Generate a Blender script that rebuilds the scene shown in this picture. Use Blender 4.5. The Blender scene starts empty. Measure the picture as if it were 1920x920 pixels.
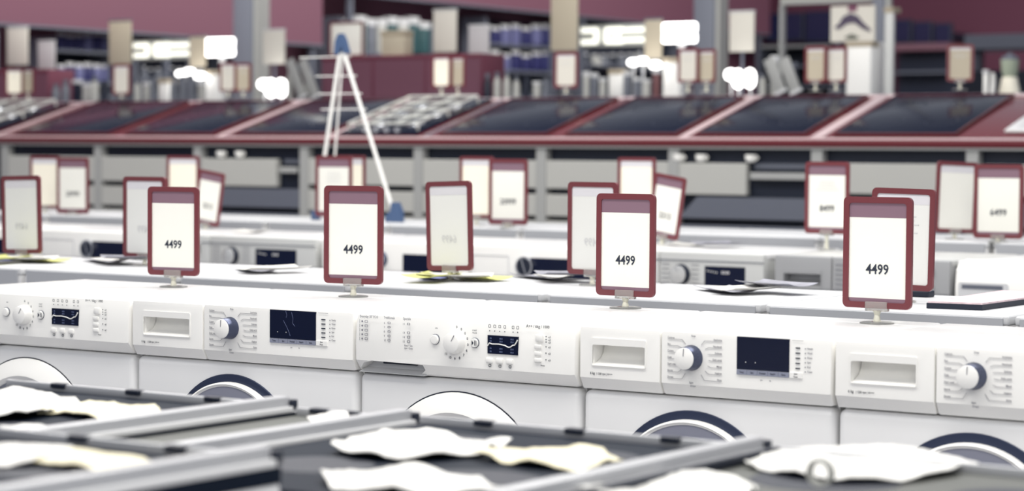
import bpy, bmesh, math, random
from mathutils import Vector, Matrix, noise
random.seed(7)
R = math.radians
S = bpy.context.scene
C = S.collection

# ---------------------------------------------------------------- camera, world, lights, exposure
FPX = 4270.0
CAM = Vector((0.0, -3.928, 1.201))
YAW, PITCH, ROLL = 34.097, 2.348, 0.394
cd = bpy.data.cameras.new('camera'); cam = bpy.data.objects.new('camera', cd); C.objects.link(cam)
RM = Matrix.Rotation(R(YAW), 4, 'Z') @ Matrix.Rotation(R(90 - PITCH), 4, 'X') @ Matrix.Rotation(R(ROLL), 4, 'Z')
cam.matrix_world = Matrix.Translation(CAM) @ RM
cd.sensor_width = 36.0; cd.lens = FPX / 1920 * 36; cd.clip_start = 0.05; cd.clip_end = 200
cd.dof.use_dof = True; cd.dof.focus_distance = 5.0; cd.dof.aperture_fstop = 3.4
S.camera = cam
S.view_settings.view_transform = 'Standard'; S.view_settings.look = 'None'
S.view_settings.gamma = 1.0; S.view_settings.exposure = 0.0
S.view_settings.use_curve_mapping = False

W = bpy.data.worlds.new('store_ambient'); S.world = W; W.use_nodes = True
bg = W.node_tree.nodes['Background']; bg.inputs[0].default_value = (0.84, 0.89, 1.0, 1); bg.inputs[1].default_value = 0.42

def area(name, loc, sx, sy, power, col=(1, .97, .92), target=None):
    l = bpy.data.lights.new(name, 'AREA'); l.shape = 'RECTANGLE'; l.size = sx; l.size_y = sy
    l.energy = power; l.color = col
    o = bpy.data.objects.new(name, l); C.objects.link(o); o.location = loc
    if target is not None:
        o.rotation_euler = (Vector(target) - Vector(loc)).to_track_quat('-Z', 'Y').to_euler()
    return o
area('ceiling_lamp_near', (-2.2, -1.1, 4.0), 6, 1.0, 175)
area('ceiling_lamp_middle', (-4.5, 2.0, 4.0), 8, 1.0, 225)
area('ceiling_lamp_counter', (-6.5, 4.2, 4.0), 9, 0.8, 100)
area('far_fill_light', (-6.5, 4.6, 4.3), 6, 1.4, 125, target=(-12, 14, 1.2))  # unseen fill tilted at the far walls, kept out of the hob glass
area('wall_fill_light', (-10, 12.0, 4.3), 13, 1.0, 470, target=(-14, 13.0, 2.4))  # unseen fill added to brighten the maroon left wall
area('back_wall_light', (-4, 15.5, 4.3), 6, 1.2, 420, target=(-4, 22, 2.0))  # unseen area light aimed at the back wall
area('fill_light_behind_camera', (0.8, -5.5, 3.6), 5, 2.0, 120, target=(-3, 0.5, 0.7))  # unseen fill added for the appliance fronts

# ---------------------------------------------------------------- pixel -> place
def ray(x, y):
    d = Vector(((x - 960) / FPX, -(y - 460) / FPX, -1))
    return RM.to_3x3() @ d
def atY(x, y, Y):
    d = ray(x, y); return CAM + d * ((Y - CAM.y) / d.y)
def atX(x, y, X):
    d = ray(x, y); return CAM + d * ((X - CAM.x) / d.x)
def atZ(x, y, Z):
    d = ray(x, y); return CAM + d * ((Z - CAM.z) / d.z)
def pxx(P):
    q = RM.to_3x3().inverted() @ (P - CAM); return 960 + FPX * q.x / -q.z

# ---------------------------------------------------------------- materials
def lin(c):
    c = c / 255.0
    return c / 12.92 if c <= .04045 else ((c + .055) / 1.055) ** 2.4
_m = {}
def mat(name, rgb, rough=.5, metal=0, emit=0, var=0.0, scale=12, trans=0, spec=.5, coat=0):
    if name in _m: return _m[name]
    m = bpy.data.materials.new(name); m.use_nodes = True; nt = m.node_tree
    b = nt.nodes['Principled BSDF']
    col = (lin(rgb[0]), lin(rgb[1]), lin(rgb[2]), 1)
    b.inputs['Base Color'].default_value = col
    b.inputs['Metallic'].default_value = metal
    b.inputs['Specular IOR Level'].default_value = spec
    b.inputs['Coat Weight'].default_value = coat
    b.inputs['Coat Roughness'].default_value = .08
    n = nt.nodes.new('ShaderNodeTexNoise'); n.inputs['Scale'].default_value = scale
    n.inputs['Detail'].default_value = 3
    tc = nt.nodes.new('ShaderNodeTexCoord'); nt.links.new(tc.outputs['Object'], n.inputs['Vector'])
    mr = nt.nodes.new('ShaderNodeMapRange')
    mr.inputs['To Min'].default_value = max(0, rough - .05); mr.inputs['To Max'].default_value = min(1, rough + .05)
    nt.links.new(n.outputs['Fac'], mr.inputs['Value']); nt.links.new(mr.outputs['Result'], b.inputs['Roughness'])
    if var:
        mx = nt.nodes.new('ShaderNodeMix'); mx.data_type = 'RGBA'
        mx.inputs['A'].default_value = tuple(c * (1 - var) for c in col[:3]) + (1,)
        mx.inputs['B'].default_value = tuple(min(1, c * (1 + var)) for c in col[:3]) + (1,)
        nt.links.new(n.outputs['Fac'], mx.inputs['Factor']); nt.links.new(mx.outputs['Result'], b.inputs['Base Color'])
    if trans:
        b.inputs['Transmission Weight'].default_value = trans; b.inputs['IOR'].default_value = 1.2
    if emit:
        b.inputs['Emission Color'].default_value = col; b.inputs['Emission Strength'].default_value = emit
    _m[name] = m; return m
WHITE = mat('white_enamel', (229, 229, 229), .38, coat=.3)
WPLAS = mat('white_plastic', (247, 246, 242), .42)
SILVER = mat('silver_enamel', (204, 205, 203), .4, .15)
SILVD = mat('dull_silver_enamel', (164, 165, 167), .4, .15)
GREYW = mat('galvanised_grey', (205, 206, 208), .5)
DARK = mat('navy_black_glass', (8, 17, 44), .2, spec=.25)
DARKM = mat('navy_black_plastic', (20, 28, 46), .5)
CHROME = mat('chrome', (214, 216, 222), .25, 1)
STEELD = mat('dark_chrome', (84, 90, 112), .28, .8)
INK = mat('dark_ink', (40, 46, 62), .7)
INKG = mat('grey_ink', (128, 128, 136), .7)
INKP = mat('pale_ink', (206, 206, 206), .7)
RED = mat('brick_red_plastic', (110, 50, 56), .35, coat=.2)
REDT = mat('maroon_laminate', (108, 40, 48), .25, coat=.4)
HLTRIM = mat('pink_highlight_trim', (206, 184, 186), .3, .0)  # pale pink paints highlights onto the counter's trims and dividers
MAUVE = mat('mauve_card', (128, 100, 114), .6)
PAPER = mat('white_paper', (237, 236, 228), .7)
PAPERB = mat('paper_back', (226, 226, 222), .7)
CREAM = mat('cream_paper', (250, 244, 226), .7)
CLEAR = mat('clear_acrylic', (240, 240, 236), .08, trans=.75, spec=.4)
MILKY = mat('milky_plastic', (238, 236, 220), .3, trans=.25)
GREY = mat('grey_laminate', (160, 161, 160), .5)
GREYL = mat('light_grey_laminate', (178, 178, 174), .5)
GREYD = mat('slate_grey', (96, 100, 112), .5)
MAROON = mat('maroon_paint', (106, 66, 82), .7, var=.06, scale=.6)
MAROOND = mat('dark_maroon_paint', (84, 38, 58), .7, var=.06, scale=.6)
BLUE = mat('slate_blue_plastic', (72, 94, 130), .45)
BLUEP = mat('royal_blue_pack', (38, 40, 88), .5, var=.2, scale=9)
BLUEP2 = mat('grey_blue_pack', (96, 98, 138), .5, var=.2, scale=9)
TEAL = mat('teal_pack', (44, 78, 82), .5, var=.2, scale=9)
BEIGE = mat('beige_card', (188, 178, 158), .7)
CARD = mat('ivory_card', (214, 210, 200), .7)
LAMP = mat('lamp_glow', (255, 253, 250), .5, emit=5)
LBOX = mat('lightbox_glow', (250, 250, 236), .5, emit=1.1)

# ---------------------------------------------------------------- mesh helpers
class MB:
    def __init__(s): s.bm = bmesh.new()
    def box(s, x0, x1, y0, y1, z0, z1, bev=0, seg=2, M=None):
        r = bmesh.ops.create_cube(s.bm, size=1)
        vs = r['verts']
        for v in vs:
            v.co = Vector(((x0 + x1) / 2 + v.co.x * (x1 - x0), (y0 + y1) / 2 + v.co.y * (y1 - y0), (z0 + z1) / 2 + v.co.z * (z1 - z0)))
        if M is not None:
            for v in vs: v.co = M @ v.co
        if bev:
            es = list({e for v in vs for e in v.link_edges})
            bmesh.ops.bevel(s.bm, geom=es, offset=bev, segments=seg, affect='EDGES', profile=.5)
        return s
    def prism(s, pts, a, b, axis='Y', bev=0, M=None):
        # pts in the plane normal to axis: Y -> (x,z); X -> (y,z); Z -> (x,y)
        def P(p, t):
            v = {'Y': (p[0], t, p[1]), 'X': (t, p[0], p[1]), 'Z': (p[0], p[1], t)}[axis]
            v = Vector(v); return M @ v if M is not None else v
        A = [s.bm.verts.new(P(p, a)) for p in pts]; B = [s.bm.verts.new(P(p, b)) for p in pts]
        n = len(pts); fs = [s.bm.faces.new(A), s.bm.faces.new(B[::-1])]
        caps = list(fs)
        for i in range(n):
            fs.append(s.bm.faces.new((A[i], B[i], B[(i + 1) % n], A[(i + 1) % n])))
        bmesh.ops.recalc_face_normals(s.bm, faces=fs)
        if bev:
            es = list({e for f in caps for e in f.edges})
            bmesh.ops.bevel(s.bm, geom=es, offset=bev, segments=2, affect='EDGES', profile=.5)
        return s
    def ring(s, outer, inner, a, b, axis='Y', M=None):
        def P(p, t):
            v = Vector({'Y': (p[0], t, p[1]), 'X': (t, p[0], p[1]), 'Z': (p[0], p[1], t)}[axis])
            return M @ v if M is not None else v
        n = len(outer)
        L = [[s.bm.verts.new(P(p, t)) for p in q] for q, t in ((outer, a), (inner, a), (inner, b), (outer, b))]
        fs = []
        for k in range(4):
            A, B = L[k], L[(k + 1) % 4]
            for i in range(n):
                fs.append(s.bm.faces.new((A[i], A[(i + 1) % n], B[(i + 1) % n], B[i])))
        bmesh.ops.recalc_face_normals(s.bm, faces=fs)
        return s
    def lathe(s, prof, axis='Z', c=(0, 0, 0), n=24, M=None):
        # prof: list of (radius, t) along axis
        c = Vector(c); rows = []
        for r, t in prof:
            row = []
            for i in range(n):
                a = 2 * math.pi * i / n
                if axis == 'Z': v = Vector((r * math.cos(a), r * math.sin(a), t))
                elif axis == 'Y': v = Vector((r * math.cos(a), t, r * math.sin(a)))
                else: v = Vector((t, r * math.cos(a), r * math.sin(a)))
                v += c
                if M is not None: v = M @ v
                row.append(s.bm.verts.new(v))
            rows.append(row)
        fs = []
        for A, B in zip(rows, rows[1:]):
            for i in range(n):
                fs.append(s.bm.faces.new((A[i], A[(i + 1) % n], B[(i + 1) % n], B[i])))
        fs.append(s.bm.faces.new(rows[0][::-1])); fs.append(s.bm.faces.new(rows[-1]))
        bmesh.ops.recalc_face_normals(s.bm, faces=fs)
        return s
    def tube(s, p0, p1, r, n=10, r2=None):
        p0, p1 = Vector(p0), Vector(p1); d = p1 - p0
        M = Matrix.Translation(p0) @ d.to_track_quat('Z', 'Y').to_matrix().to_4x4()
        return s.lathe([(r, 0), (r2 if r2 else r, d.length)], 'Z', n=n, M=M)
    def text(s, body, x, y, z, size, align='LEFT', sx=1.0, mirror=False, rot=0, M=None):
        cu = bpy.data.curves.new('t', 'FONT'); cu.body = body; cu.size = size; cu.align_x = align
        cu.resolution_u = 2; cu.offset = size * .018
        o = bpy.data.objects.new('t', cu); C.objects.link(o)
        bpy.context.view_layer.update()
        me = bpy.data.meshes.new_from_object(o.evaluated_get(bpy.context.evaluated_depsgraph_get()))
        bpy.data.objects.remove(o); bpy.data.curves.remove(cu)
        k = -1 if mirror else 1
        T = Matrix.Translation((x, y, z)) @ Matrix.Rotation(rot, 4, 'Y') @ Matrix(((sx * k, 0, 0, 0), (0, 0, -1, 0), (0, 1, 0, 0), (0, 0, 0, 1)))
        if M is not None: T = M @ T
        me.transform(T); s.bm.from_mesh(me); bpy.data.meshes.remove(me)
        return s
    def build(s, name, m, parent=None, smooth=False, loc=None):
        me = bpy.data.meshes.new(name)
        s.bm.normal_update(); s.bm.to_mesh(me); s.bm.free()
        me.materials.append(m)
        if smooth:
            for p in me.polygons: p.use_smooth = True
            me.set_sharp_from_angle(angle=R(28))
        o = bpy.data.objects.new(name, me); C.objects.link(o)
        if parent is not None: o.parent = parent
        if loc is not None: o.location = loc
        return o
def rrect(x0, x1, z0, z1, r, n=4):
    pts = []
    for cx, cz, a0 in ((x1 - r, z1 - r, 0), (x0 + r, z1 - r, 90), (x0 + r, z0 + r, 180), (x1 - r, z0 + r, 270)):
        for i in range(n + 1):
            a = R(a0 + 90 * i / n); pts.append((cx + r * math.cos(a), cz + r * math.sin(a)))
    return pts
def cut(o, cutter_mb):
    c = cutter_mb.build('cutter', WHITE, o.parent)
    md = o.modifiers.new('b', 'BOOLEAN'); md.operation = 'DIFFERENCE'; md.object = c; md.solver = 'EXACT'
    bpy.context.view_layer.update()
    me = bpy.data.meshes.new_from_object(o.evaluated_get(bpy.context.evaluated_depsgraph_get()))
    o.modifiers.clear(); old = o.data; nm = old.name; o.data = me; bpy.data.meshes.remove(old); me.name = nm
    cm = c.data; bpy.data.objects.remove(c); bpy.data.meshes.remove(cm)
def tag(o, label=None, cat=None, group=None, kind=None):
    if label: o['label'] = label
    if cat: o['category'] = cat
    if group: o['group'] = group
    if kind: o['kind'] = kind
    return o
def thing(name, label, cat, loc=(0, 0, 0), rz=0, group=None, rx=0):
    o = bpy.data.objects.new(name, None); C.objects.link(o); o.empty_display_size = .05
    o.location = loc; o.rotation_euler = (rx, 0, rz); return tag(o, label, cat, group)
def struct(name, mb, m): return tag(mb.build(name, m), kind='structure')

# ---------------------------------------------------------------- the setting
FLOOR = mat('floor_tiles', (150, 150, 156), .35, var=.1, scale=2)
struct('floor', MB().box(-14.2, 14, -9, 22.2, -.1, 0), FLOOR)
struct('wall_left', MB().box(-14.2, -14, -3, 22.2, 0, 4.6), MAROON)
struct('wall_back', MB().box(-14.2, 6, 22, 22.2, 0, 4.6), MAROOND)

# ---------------------------------------------------------------- washing machines
HP = .131; TOP = .85
def Z(v): return TOP - v * HP
def washer(style, x0, y0, w, label, group, rz=0, depth=.52, top=TOP, detail=True):
    t = thing('washing_machine', label, 'washing machine', (x0, y0, top - TOP), rz, group)
    g = .004
    BODY = {'E': SILVER, 'F': SILVD}.get(style, WHITE)
    PAN = {'E': SILVER, 'F': SILVD}.get(style, WPLAS)
    zs = Z(1) - .003
    z00 = TOP - top
    b = MB().box(g, w - g, .012, depth, z00 + .025, zs, .016, 4)
    b.box(g + .002, w - g - .002, .045, depth - .002, zs - .02, TOP - .022)
    for ux in (.05, w - .05):
        for uy in (.06, depth - .06): b.lathe([(.02, z00), (.016, z00 + .04)], 'Z', (ux, uy, 0), 12)
    b.build('body', BODY, t, True)
    MB().box(g + .012, w - g - .012, depth - .002, depth + .004, z00 + .04, TOP - .005, .002).build('back_panel', mat('shaded_zinc_back_panel', (174, 176, 181), .5), t)  # metal grey darkened to hold the shade between the rows
    MB().box(g - .001, w - g + .001, .016, depth, TOP - .022, TOP, .007, 3).build('lid', mat('shaded_grey_lid', (204, 205, 207), .5) if rz else (WHITE if style not in 'F' else SILVER), t, True)  # back-turned lids carry the band's shade in their grey
    # control panel
    if style == 'A':
        prof = [(.05, TOP - .001), (.012, TOP - .001), (.003, TOP - .006), (-.003, Z(.2)), (-.006, Z(.5)), (-.005, Z(.80)), (.001, Z(.86)), (.012, Z(.97)), (.02, Z(1)), (.05, Z(1))]
    elif style == 'G':
        prof = [(.06, TOP + .003), (.02, TOP - .002), (-.004, TOP - .03), (-.012, Z(.6)), (-.01, Z(1)), (.05, Z(1))]
    else:
        prof = [(.05, TOP - .001), (.008, TOP - .001), (.002, TOP - .004), (0, Z(.1)), (0, Z(.82)), (.003, Z(.85)), (.014, Z(1)), (.05, Z(1))]
    yf = -.0065 if style == 'A' else (-.0125 if style == 'G' else -.0008)
    if style == 'A':
        p = MB().prism(prof, g, w - g, 'X', bev=.009).build('control_panel', PAN, t, True)
        hx0, hx1 = .012 * w, .325 * w
        sh = [(hx0 + .004, Z(.99)), (hx0 + .002, Z(.955)), (hx0 + .02, Z(.84)), (hx0 + .045, Z(.795)), (hx1, Z(.81)), (hx1 + .001, Z(.90)), (hx1 - .012, Z(.965)), (hx1 - .035, Z(.995))]
        cut(p, MB().prism(sh, -.05, .038, 'Y'))
        MB().prism([(.036, Z(.80)), (.049, Z(.80)), (.049, Z(1)), (.004, Z(1)), (.03, Z(.93))], hx0 + .003, hx1 - .002, 'X').build('detergent_drawer', GREYW, t, True)
        MB().box(hx0 + .05, hx1 - .04, .030, .0365, Z(.86), Z(.80)).build('drawer_slot', DARKM, t)
    elif style in 'BEF':
        us = .336 if style != 'E' else .30
        p = MB().prism(prof, us * w + .0012, w - g, 'X', bev=.0065).build('control_panel', PAN, t, True)
        d = MB().prism(prof, g, us * w - .0008, 'X', bev=.0025).build('detergent_drawer', PAN, t, True)
        ha, hb = (.061 * w, .277 * w) if style != 'E' else (.06 * w, .24 * w)
        hz1, hz0 = (Z(.30), Z(.62)) if style != 'F' else (Z(.46), Z(.8))
        cut(d, MB().prism(rrect(ha, hb, hz0, hz1, .004), -.05, .046, 'Y'))
        MB().prism([(.044, hz1), (.0455, hz1), (.0455, hz0), (.004, hz0), (.008, hz0 + .003), (.030, hz0 + .012), (.040, hz0 + .024)], ha + .001, hb - .001, 'X').build('handle_recess', PAN, d, True)
        MB().ring(rrect(ha - .002, hb + .002, hz0 - .001, hz1 + .014, .003), rrect(ha, hb, hz0, hz1, .003), -.0022, .001).build('handle_lip', PAN, d, True)
    else:
        p = MB().prism(prof, g, w - g, 'X', bev=.012).build('control_panel', PAN, t, True)
    y = yf - .0006
    def btn(u, v, sx, sz, nm='button', mm=None, dep=.003):
        return MB().box(u * w - sx / 2, u * w + sx / 2, yf - dep, yf + .004, Z(v) - sz / 2, Z(v) + sz / 2, min(sx, sz) * .2, 2).build(nm, mm or WPLAS, t, True)
    def dial(u, v, r, h, side, face, mark=0):
        c = (u * w, 0, Z(v))
        d = MB().lathe([(r * 1.04, yf + .003), (r * 1.04, yf - .002), (r, yf - .004), (r * .93, yf - h + .003), (r * .88, yf - h)], 'Y', c, 40).build('dial', side, t, True)
        MB().lathe([(r * .9, yf - h + .002), (r * .88, yf - h - .001), (r * .8, yf - h - .002), (.001, yf - h - .003)], 'Y', c, 40).build('dial_face', face, d, True)
        if mark:
            M = Matrix.Translation((u * w, 0, Z(v))) @ Matrix.Rotation(mark, 4, 'Y')
            MB().box(-.0006, .0006, yf - h - .0035, yf - h - .001, r * .2, r * .82, M=M).build('pointer', INKG, d)
        return d
    if style == 'B':
        dial(.462, .41, .0245, .030, STEELD, WPLAS, R(2))
        L = MB()
        words_l = ['Cottons', 'Eco', 'Cotton', 'Daily', 'Dark wash', 'Sports', 'Duvets', 'Shirts']
        words_r = ['Synthetics', 'Handwash', 'Delicate', 'Daily quick', 'Mixed', 'Hygiene', 'Rinse', 'Woollens']
        cu, cz = .470 * w, Z(.43)
        for k in range(7):
            zz = Z(.14 + k * .1); ang = (k - 3) / 3.2
            rr = .034
            ex = math.cos(ang * 1.1) * rr; ez = -math.sin(ang * 1.1) * rr
            for sgn, wd, xe in ((-1, words_l[k], .368 * w), (1, words_r[k], .582 * w)):
                xm = cu + sgn * ex * 1.02; zm = cz + ez
                x1 = cu + sgn * (ex + .008)
                L.box(min(x1, xe), max(x1, xe), y, y + .0006, zz - .0003, zz + .0003)
                # slanted leader
                dx, dz = xm - x1, zm - zz; ln = math.hypot(dx, dz)
                if ln > .003:
                    M = Matrix.Translation(((xm + x1) / 2, 0, (zm + zz) / 2)) @ Matrix.Rotation(-math.atan2(dz, dx), 4, 'Y')
                    L.box(-ln / 2, ln / 2, y, y + .0006, -.0003, .0003, M=M)
                L.text(wd, xe, y, zz + .0012, .0052, 'LEFT' if sgn < 0 else 'RIGHT', .9)
        L.text('Stop', cu, y, Z(.09), .0055, 'CENTER'); L.text('Spin', cu - .004, y, Z(.80), .0055, 'CENTER'); L.text('Drain', cu, y, Z(.85), .0055, 'CENTER')
        L.build('printed_legend', INKG, t)
        s = MB().box(.640 * w, .838 * w, yf - .001, yf + .004, Z(.53), Z(.045)).build('display_screen', DARK, t)
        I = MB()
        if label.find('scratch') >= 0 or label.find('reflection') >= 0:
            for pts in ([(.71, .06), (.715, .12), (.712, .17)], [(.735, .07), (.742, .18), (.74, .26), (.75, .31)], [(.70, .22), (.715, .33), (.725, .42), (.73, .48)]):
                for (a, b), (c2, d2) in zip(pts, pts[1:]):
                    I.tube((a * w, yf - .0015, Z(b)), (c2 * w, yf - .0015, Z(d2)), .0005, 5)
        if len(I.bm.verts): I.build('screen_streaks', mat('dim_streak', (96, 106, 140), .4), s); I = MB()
        for uu in (.675, .712): I.lathe([(.0012, yf - .0018), (.0008, yf - .001)], 'Y', (uu * w, 0, Z(.42)), 8)
        I.build('display_marks', INKP, s)
        labs = ['Temp', 'Spin', 'Prewash', 'Rapid+', 'Extra']
        for k in range(5):
            a = .640 + k * .0396
            q = MB().box(a * w + .0003, (a + .0396) * w - .0003, yf - .0016, yf + .003, Z(.61), Z(.535)).build('button', mat('blue_grey_key', (138, 142, 160), .4), t)
            MB().text(labs[k], (a + .0198) * w, yf - .0019, Z(.585), .0048, 'CENTER', .85).build('button_text', INK, q)
        q = MB().box(.840 * w, .888 * w, yf - .0016, yf + .003, Z(.615), Z(.525), .001).build('start_button', WPLAS, t)
        MB().text('Start', .864 * w, yf - .0019, Z(.56), .0046, 'CENTER', .85).text('Pause', .864 * w, yf - .0019, Z(.60), .0046, 'CENTER', .85).build('button_text', INK, q)
        for k in range(5):
            MB().box(.862 * w, .878 * w, yf - .001, yf + .002, Z(.165 + k * .075) - .001, Z(.165 + k * .075) + .001).build('indicator_light', INK, t)
        L = MB()
        for k, wd in enumerate(['Ready', 'Wash', 'Rinse', 'Spin', 'End', 'Clean']): L.text(wd, .905 * w, y, Z(.18 + k * .068), .0055, 'LEFT', .9)
        for k in range(6): L.box(.896 * w, .9 * w, y, y + .0005, Z(.17 + k * .068) - .001, Z(.17 + k * .068) + .001)
        L.box(.848 * w, .89 * w, y, y + .0005, Z(.055) - .0006, Z(.055))
        L.text('0+', .73 * w, y, Z(.69), .005); L.text('0-', .765 * w, y, Z(.69), .005)
        L.build('status_legend', INKG, t)
        L = MB().text('6 kg', .052 * w, y, Z(.765), .0075, 'LEFT', .9).text('| 1200 rpm | A+++', .078 * w, y, Z(.765), .0062, 'LEFT', .8)
        L.build('capacity_print', INK, t)
    if style == 'A':
        L = MB()
        L.text('Everyday 30\u00b0 ECO', .035 * w, y, Z(.085), .0078, 'LEFT', .85)
        L.text('Traditionals', .148 * w, y, Z(.085), .0078, 'LEFT', .8); L.text('Specials', .238 * w, y, Z(.085), .0078, 'LEFT', .85)
        for k in range(5):
            v = .15 + k * .072
            L.lathe([(.0022, y), (.0022, y + .0006)], 'Y', (.046 * w, 0, Z(v)), 10)
            L.ring(rrect(.058 * w, .072 * w, Z(v + .02), Z(v - .02), .001, 2), rrect(.0595 * w, .0705 * w, Z(v + .014), Z(v - .014), .0008, 2), y, y + .0006)
            L.box(.034 * w, .035 * w, y, y + .0005, Z(v + .03), Z(v - .03))
            L.text(str(6 + k), .148 * w, y, Z(v + .02), .006, 'LEFT'); L.ring(rrect(.166 * w, .178 * w, Z(v + .018), Z(v - .018), .001, 2), rrect(.168 * w, .176 * w, Z(v + .012), Z(v - .012), .0006, 2), y, y + .0006)
            if k != 1: L.text(str(11 + k), .236 * w, y, Z(v + .02), .006, 'LEFT'); L.ring(rrect(.256 * w, .27 * w, Z(v + .018), Z(v - .018), .001, 2), rrect(.258 * w, .268 * w, Z(v + .012), Z(v - .012), .0006, 2), y, y + .0006)
        L.text('Rinse + Spin', .244 * w, y, Z(.52), .0052, 'LEFT', .85); L.text('Spin + Drain', .244 * w, y, Z(.565), .0052, 'LEFT', .85)
        L.build('programme_legend', INKG, t)
        q = MB().lathe([(.0105, yf + .004), (.0105, yf - .0025), (.0085, yf - .0045), (.002, yf - .005)], 'Y', (.384 * w, 0, Z(.375)), 28).build('power_button', WPLAS, t, True)
        MB().lathe([(.0115, yf + .003), (.0115, yf - .0006)], 'Y', (.384 * w, 0, Z(.375)), 28).build('button_rim', GREYD, q, True)
        dial(.478, .405, .0235, .018, WPLAS, WPLAS, R(30))
        L = MB()
        for k in range(11):
            a = R(82 - k * 21.5)
            L.text('0' if k < 5 else str(k + 1), .474 * w + .034 * math.cos(a), y, Z(.41) + .034 * math.sin(a) - .0025, .0078, 'CENTER')
        L.text('ON', .39 * w, y, Z(.2), .004, 'CENTER'); L.text('START', .562 * w, y, Z(.2), .004, 'CENTER'); L.text('PAUSE', .562 * w, y, Z(.24), .004, 'CENTER')
        L.build('dial_numbers', INK, t)
        q = MB().lathe([(.010, yf + .004), (.010, yf - .002), (.0085, yf - .0035)], 'Y', (.562 * w, 0, Z(.39)), 28).build('start_button', WPLAS, t, True)
        MB().lathe([(.011, yf + .003), (.011, yf - .0006)], 'Y', (.562 * w, 0, Z(.39)), 28).build('button_rim', GREYD, q, True)
        I = MB().prism([(.553 * w, Z(.43)), (.561 * w, Z(.39)), (.553 * w, Z(.35))], yf - .0042, yf - .0033)
        for a in (.565, .571): I.box(a * w, a * w + .0012, yf - .0042, yf - .0033, Z(.43), Z(.35))
        I.build('start_symbol', INK, q)
        s = MB().box(.620 * w, .752 * w, yf - .0012, yf + .004, Z(.545), Z(.25)).build('display_screen', DARK, t)
        I = MB(); wy = [(0, .42), (.008, .375), (.02, .39), (.05, .385), (.075, .40), (.09, .425), (.1, .42), (.11, .39), (.118, .385), (.124, .35), (.13, .30)]
        for (a, b), (c2, d2) in zip(wy, wy[1:]): I.tube(((.621 + a) * w, yf - .0016, Z(b)), ((.621 + c2) * w, yf - .0016, Z(d2)), .0013, 6)
        I.build('reflection_trace', WPLAS, s)  # wavy screen reflection drawn as a white line
        I = MB()
        for a in (.63, .672, .72):
            for b in (.31, .355, .47, .52): I.text('88:8' if a > .66 else '88', a * w, yf - .0015, Z(b), .0048)
        I.build('display_digits', mat('dim_segment', (92, 104, 140), .5), s)
        L = MB()
        for a in (.628, .65, .672, .694, .73, .75):
            L.lathe([(.0012, y), (.0012, y + .0006)], 'Y', (a * w, 0, Z(.18)), 10)
            L.ring(rrect(a * w - .0028, a * w + .0028, Z(.13), Z(.08), .001, 2), rrect(a * w - .0021, a * w + .0021, Z(.123), Z(.087), .0008, 2), y, y + .0006)
        for b in (.22, .265, .305, .38, .48, .585): L.lathe([(.0013, y), (.0013, y + .0006)], 'Y', (.872 * w, 0, Z(b)), 10); L.text('e3', .882 * w, y, Z(b + .02), .0058)
        for a in (.63, .674, .718): L.ring(rrect(a * w - .003, a * w + .003, Z(.76), Z(.715), .0012, 2), rrect(a * w - .0023, a * w + .0023, Z(.752), Z(.723), .001, 2), y, y + .0006)
        L.text('A++ / 6kg / 1000', .787 * w, y, Z(.09), .0088, 'LEFT', .95)
        L.text('Reset', .85 * w, y, Z(.69), .0045)
        L.build('symbol_legend', INK, t)
        for a in (.628, .672, .716): btn(a, .655, .017, .011)
        btn(.843, .25, .019, .016)
        for b in (.385, .495, .60): btn(.838, b, .017, .009)
    if style == 'C':
        MB().ring(rrect(.03 * w, .28 * w, Z(.93), Z(.28), .004), rrect(.034 * w, .276 * w, Z(.92), Z(.29), .003), yf - .001, yf + .002).build('detergent_drawer', GREYW, t)
        MB().prism(rrect(.335 * w, .97 * w, Z(.85), Z(.32), .03, 6), yf - .002, yf + .004).build('display_screen', DARK, t)
        c = (.40 * w, 0, Z(.56)); n = 40
        ro, ri = .036, .030
        co = [(c[0] + ro * math.cos(2 * math.pi * i / n), c[2] + ro * math.sin(2 * math.pi * i / n)) for i in range(n)]
        ci = [(c[0] + ri * math.cos(2 * math.pi * i / n), c[2] + ri * math.sin(2 * math.pi * i / n)) for i in range(n)]
        d = MB().lathe([(ri, yf), (ri, yf - .012), (ri * .9, yf - .016)], 'Y', c, 40).build('dial', DARKM, t, True)
        MB().ring(co, ci, yf - .016, yf).build('dial_ring', CHROME, d)
        MB().box(-.002, .002, yf - .018, yf - .015, -.028, .028, M=Matrix.Translation(c) @ Matrix.Rotation(R(-20), 4, 'Y')).build('pointer', CHROME, d)
    if style == 'D':
        MB().ring(rrect(.03 * w, .28 * w, Z(.93), Z(.28), .004), rrect(.034 * w, .276 * w, Z(.92), Z(.29), .003), yf - .001, yf + .002).build('detergent_drawer', GREYW, t)
        dial(.42, .52, .03, .02, STEELD, WPLAS, R(10))
        MB().box(.57 * w, .86 * w, yf - .002, yf + .004, Z(.85), Z(.35)).build('display_screen', DARK, t)
        for k in range(3): btn(.90 + .03 * k, .6, .012, .02)
    if style == 'E':
        dial(.45, .60, .034, .024, DARKM, mat('polished_cap', (226, 226, 224), .25, .6), R(-15))
        MB().box(.61 * w, .875 * w, yf - .0015, yf + .004, Z(.99), Z(.36)).build('display_screen', DARK, t)
        MB().box(g, w - g, yf - .001, yf + .002, Z(.24), Z(.22)).build('panel_groove', GREYD, t)
        I = MB(); I.text('88:88', .72 * w, yf - .002, Z(.55), .014)
        for k in range(5): I.box(.625 * w + k * .009, .631 * w + k * .009, yf - .002, yf - .0012, Z(.50 + .01 * k), Z(.46 + .01 * k))
        I.build('display_digits', INKP, t)
        L = MB()
        for k in range(5):
            v = .34 + k * .12
            L.box(.32 * w, .37 * w, y, y + .0006, Z(v) - .0012, Z(v) + .0012); L.box(.52 * w, .57 * w, y, y + .0006, Z(v) - .0012, Z(v) + .0012)
        L.build('programme_legend', INKG, t)
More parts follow.
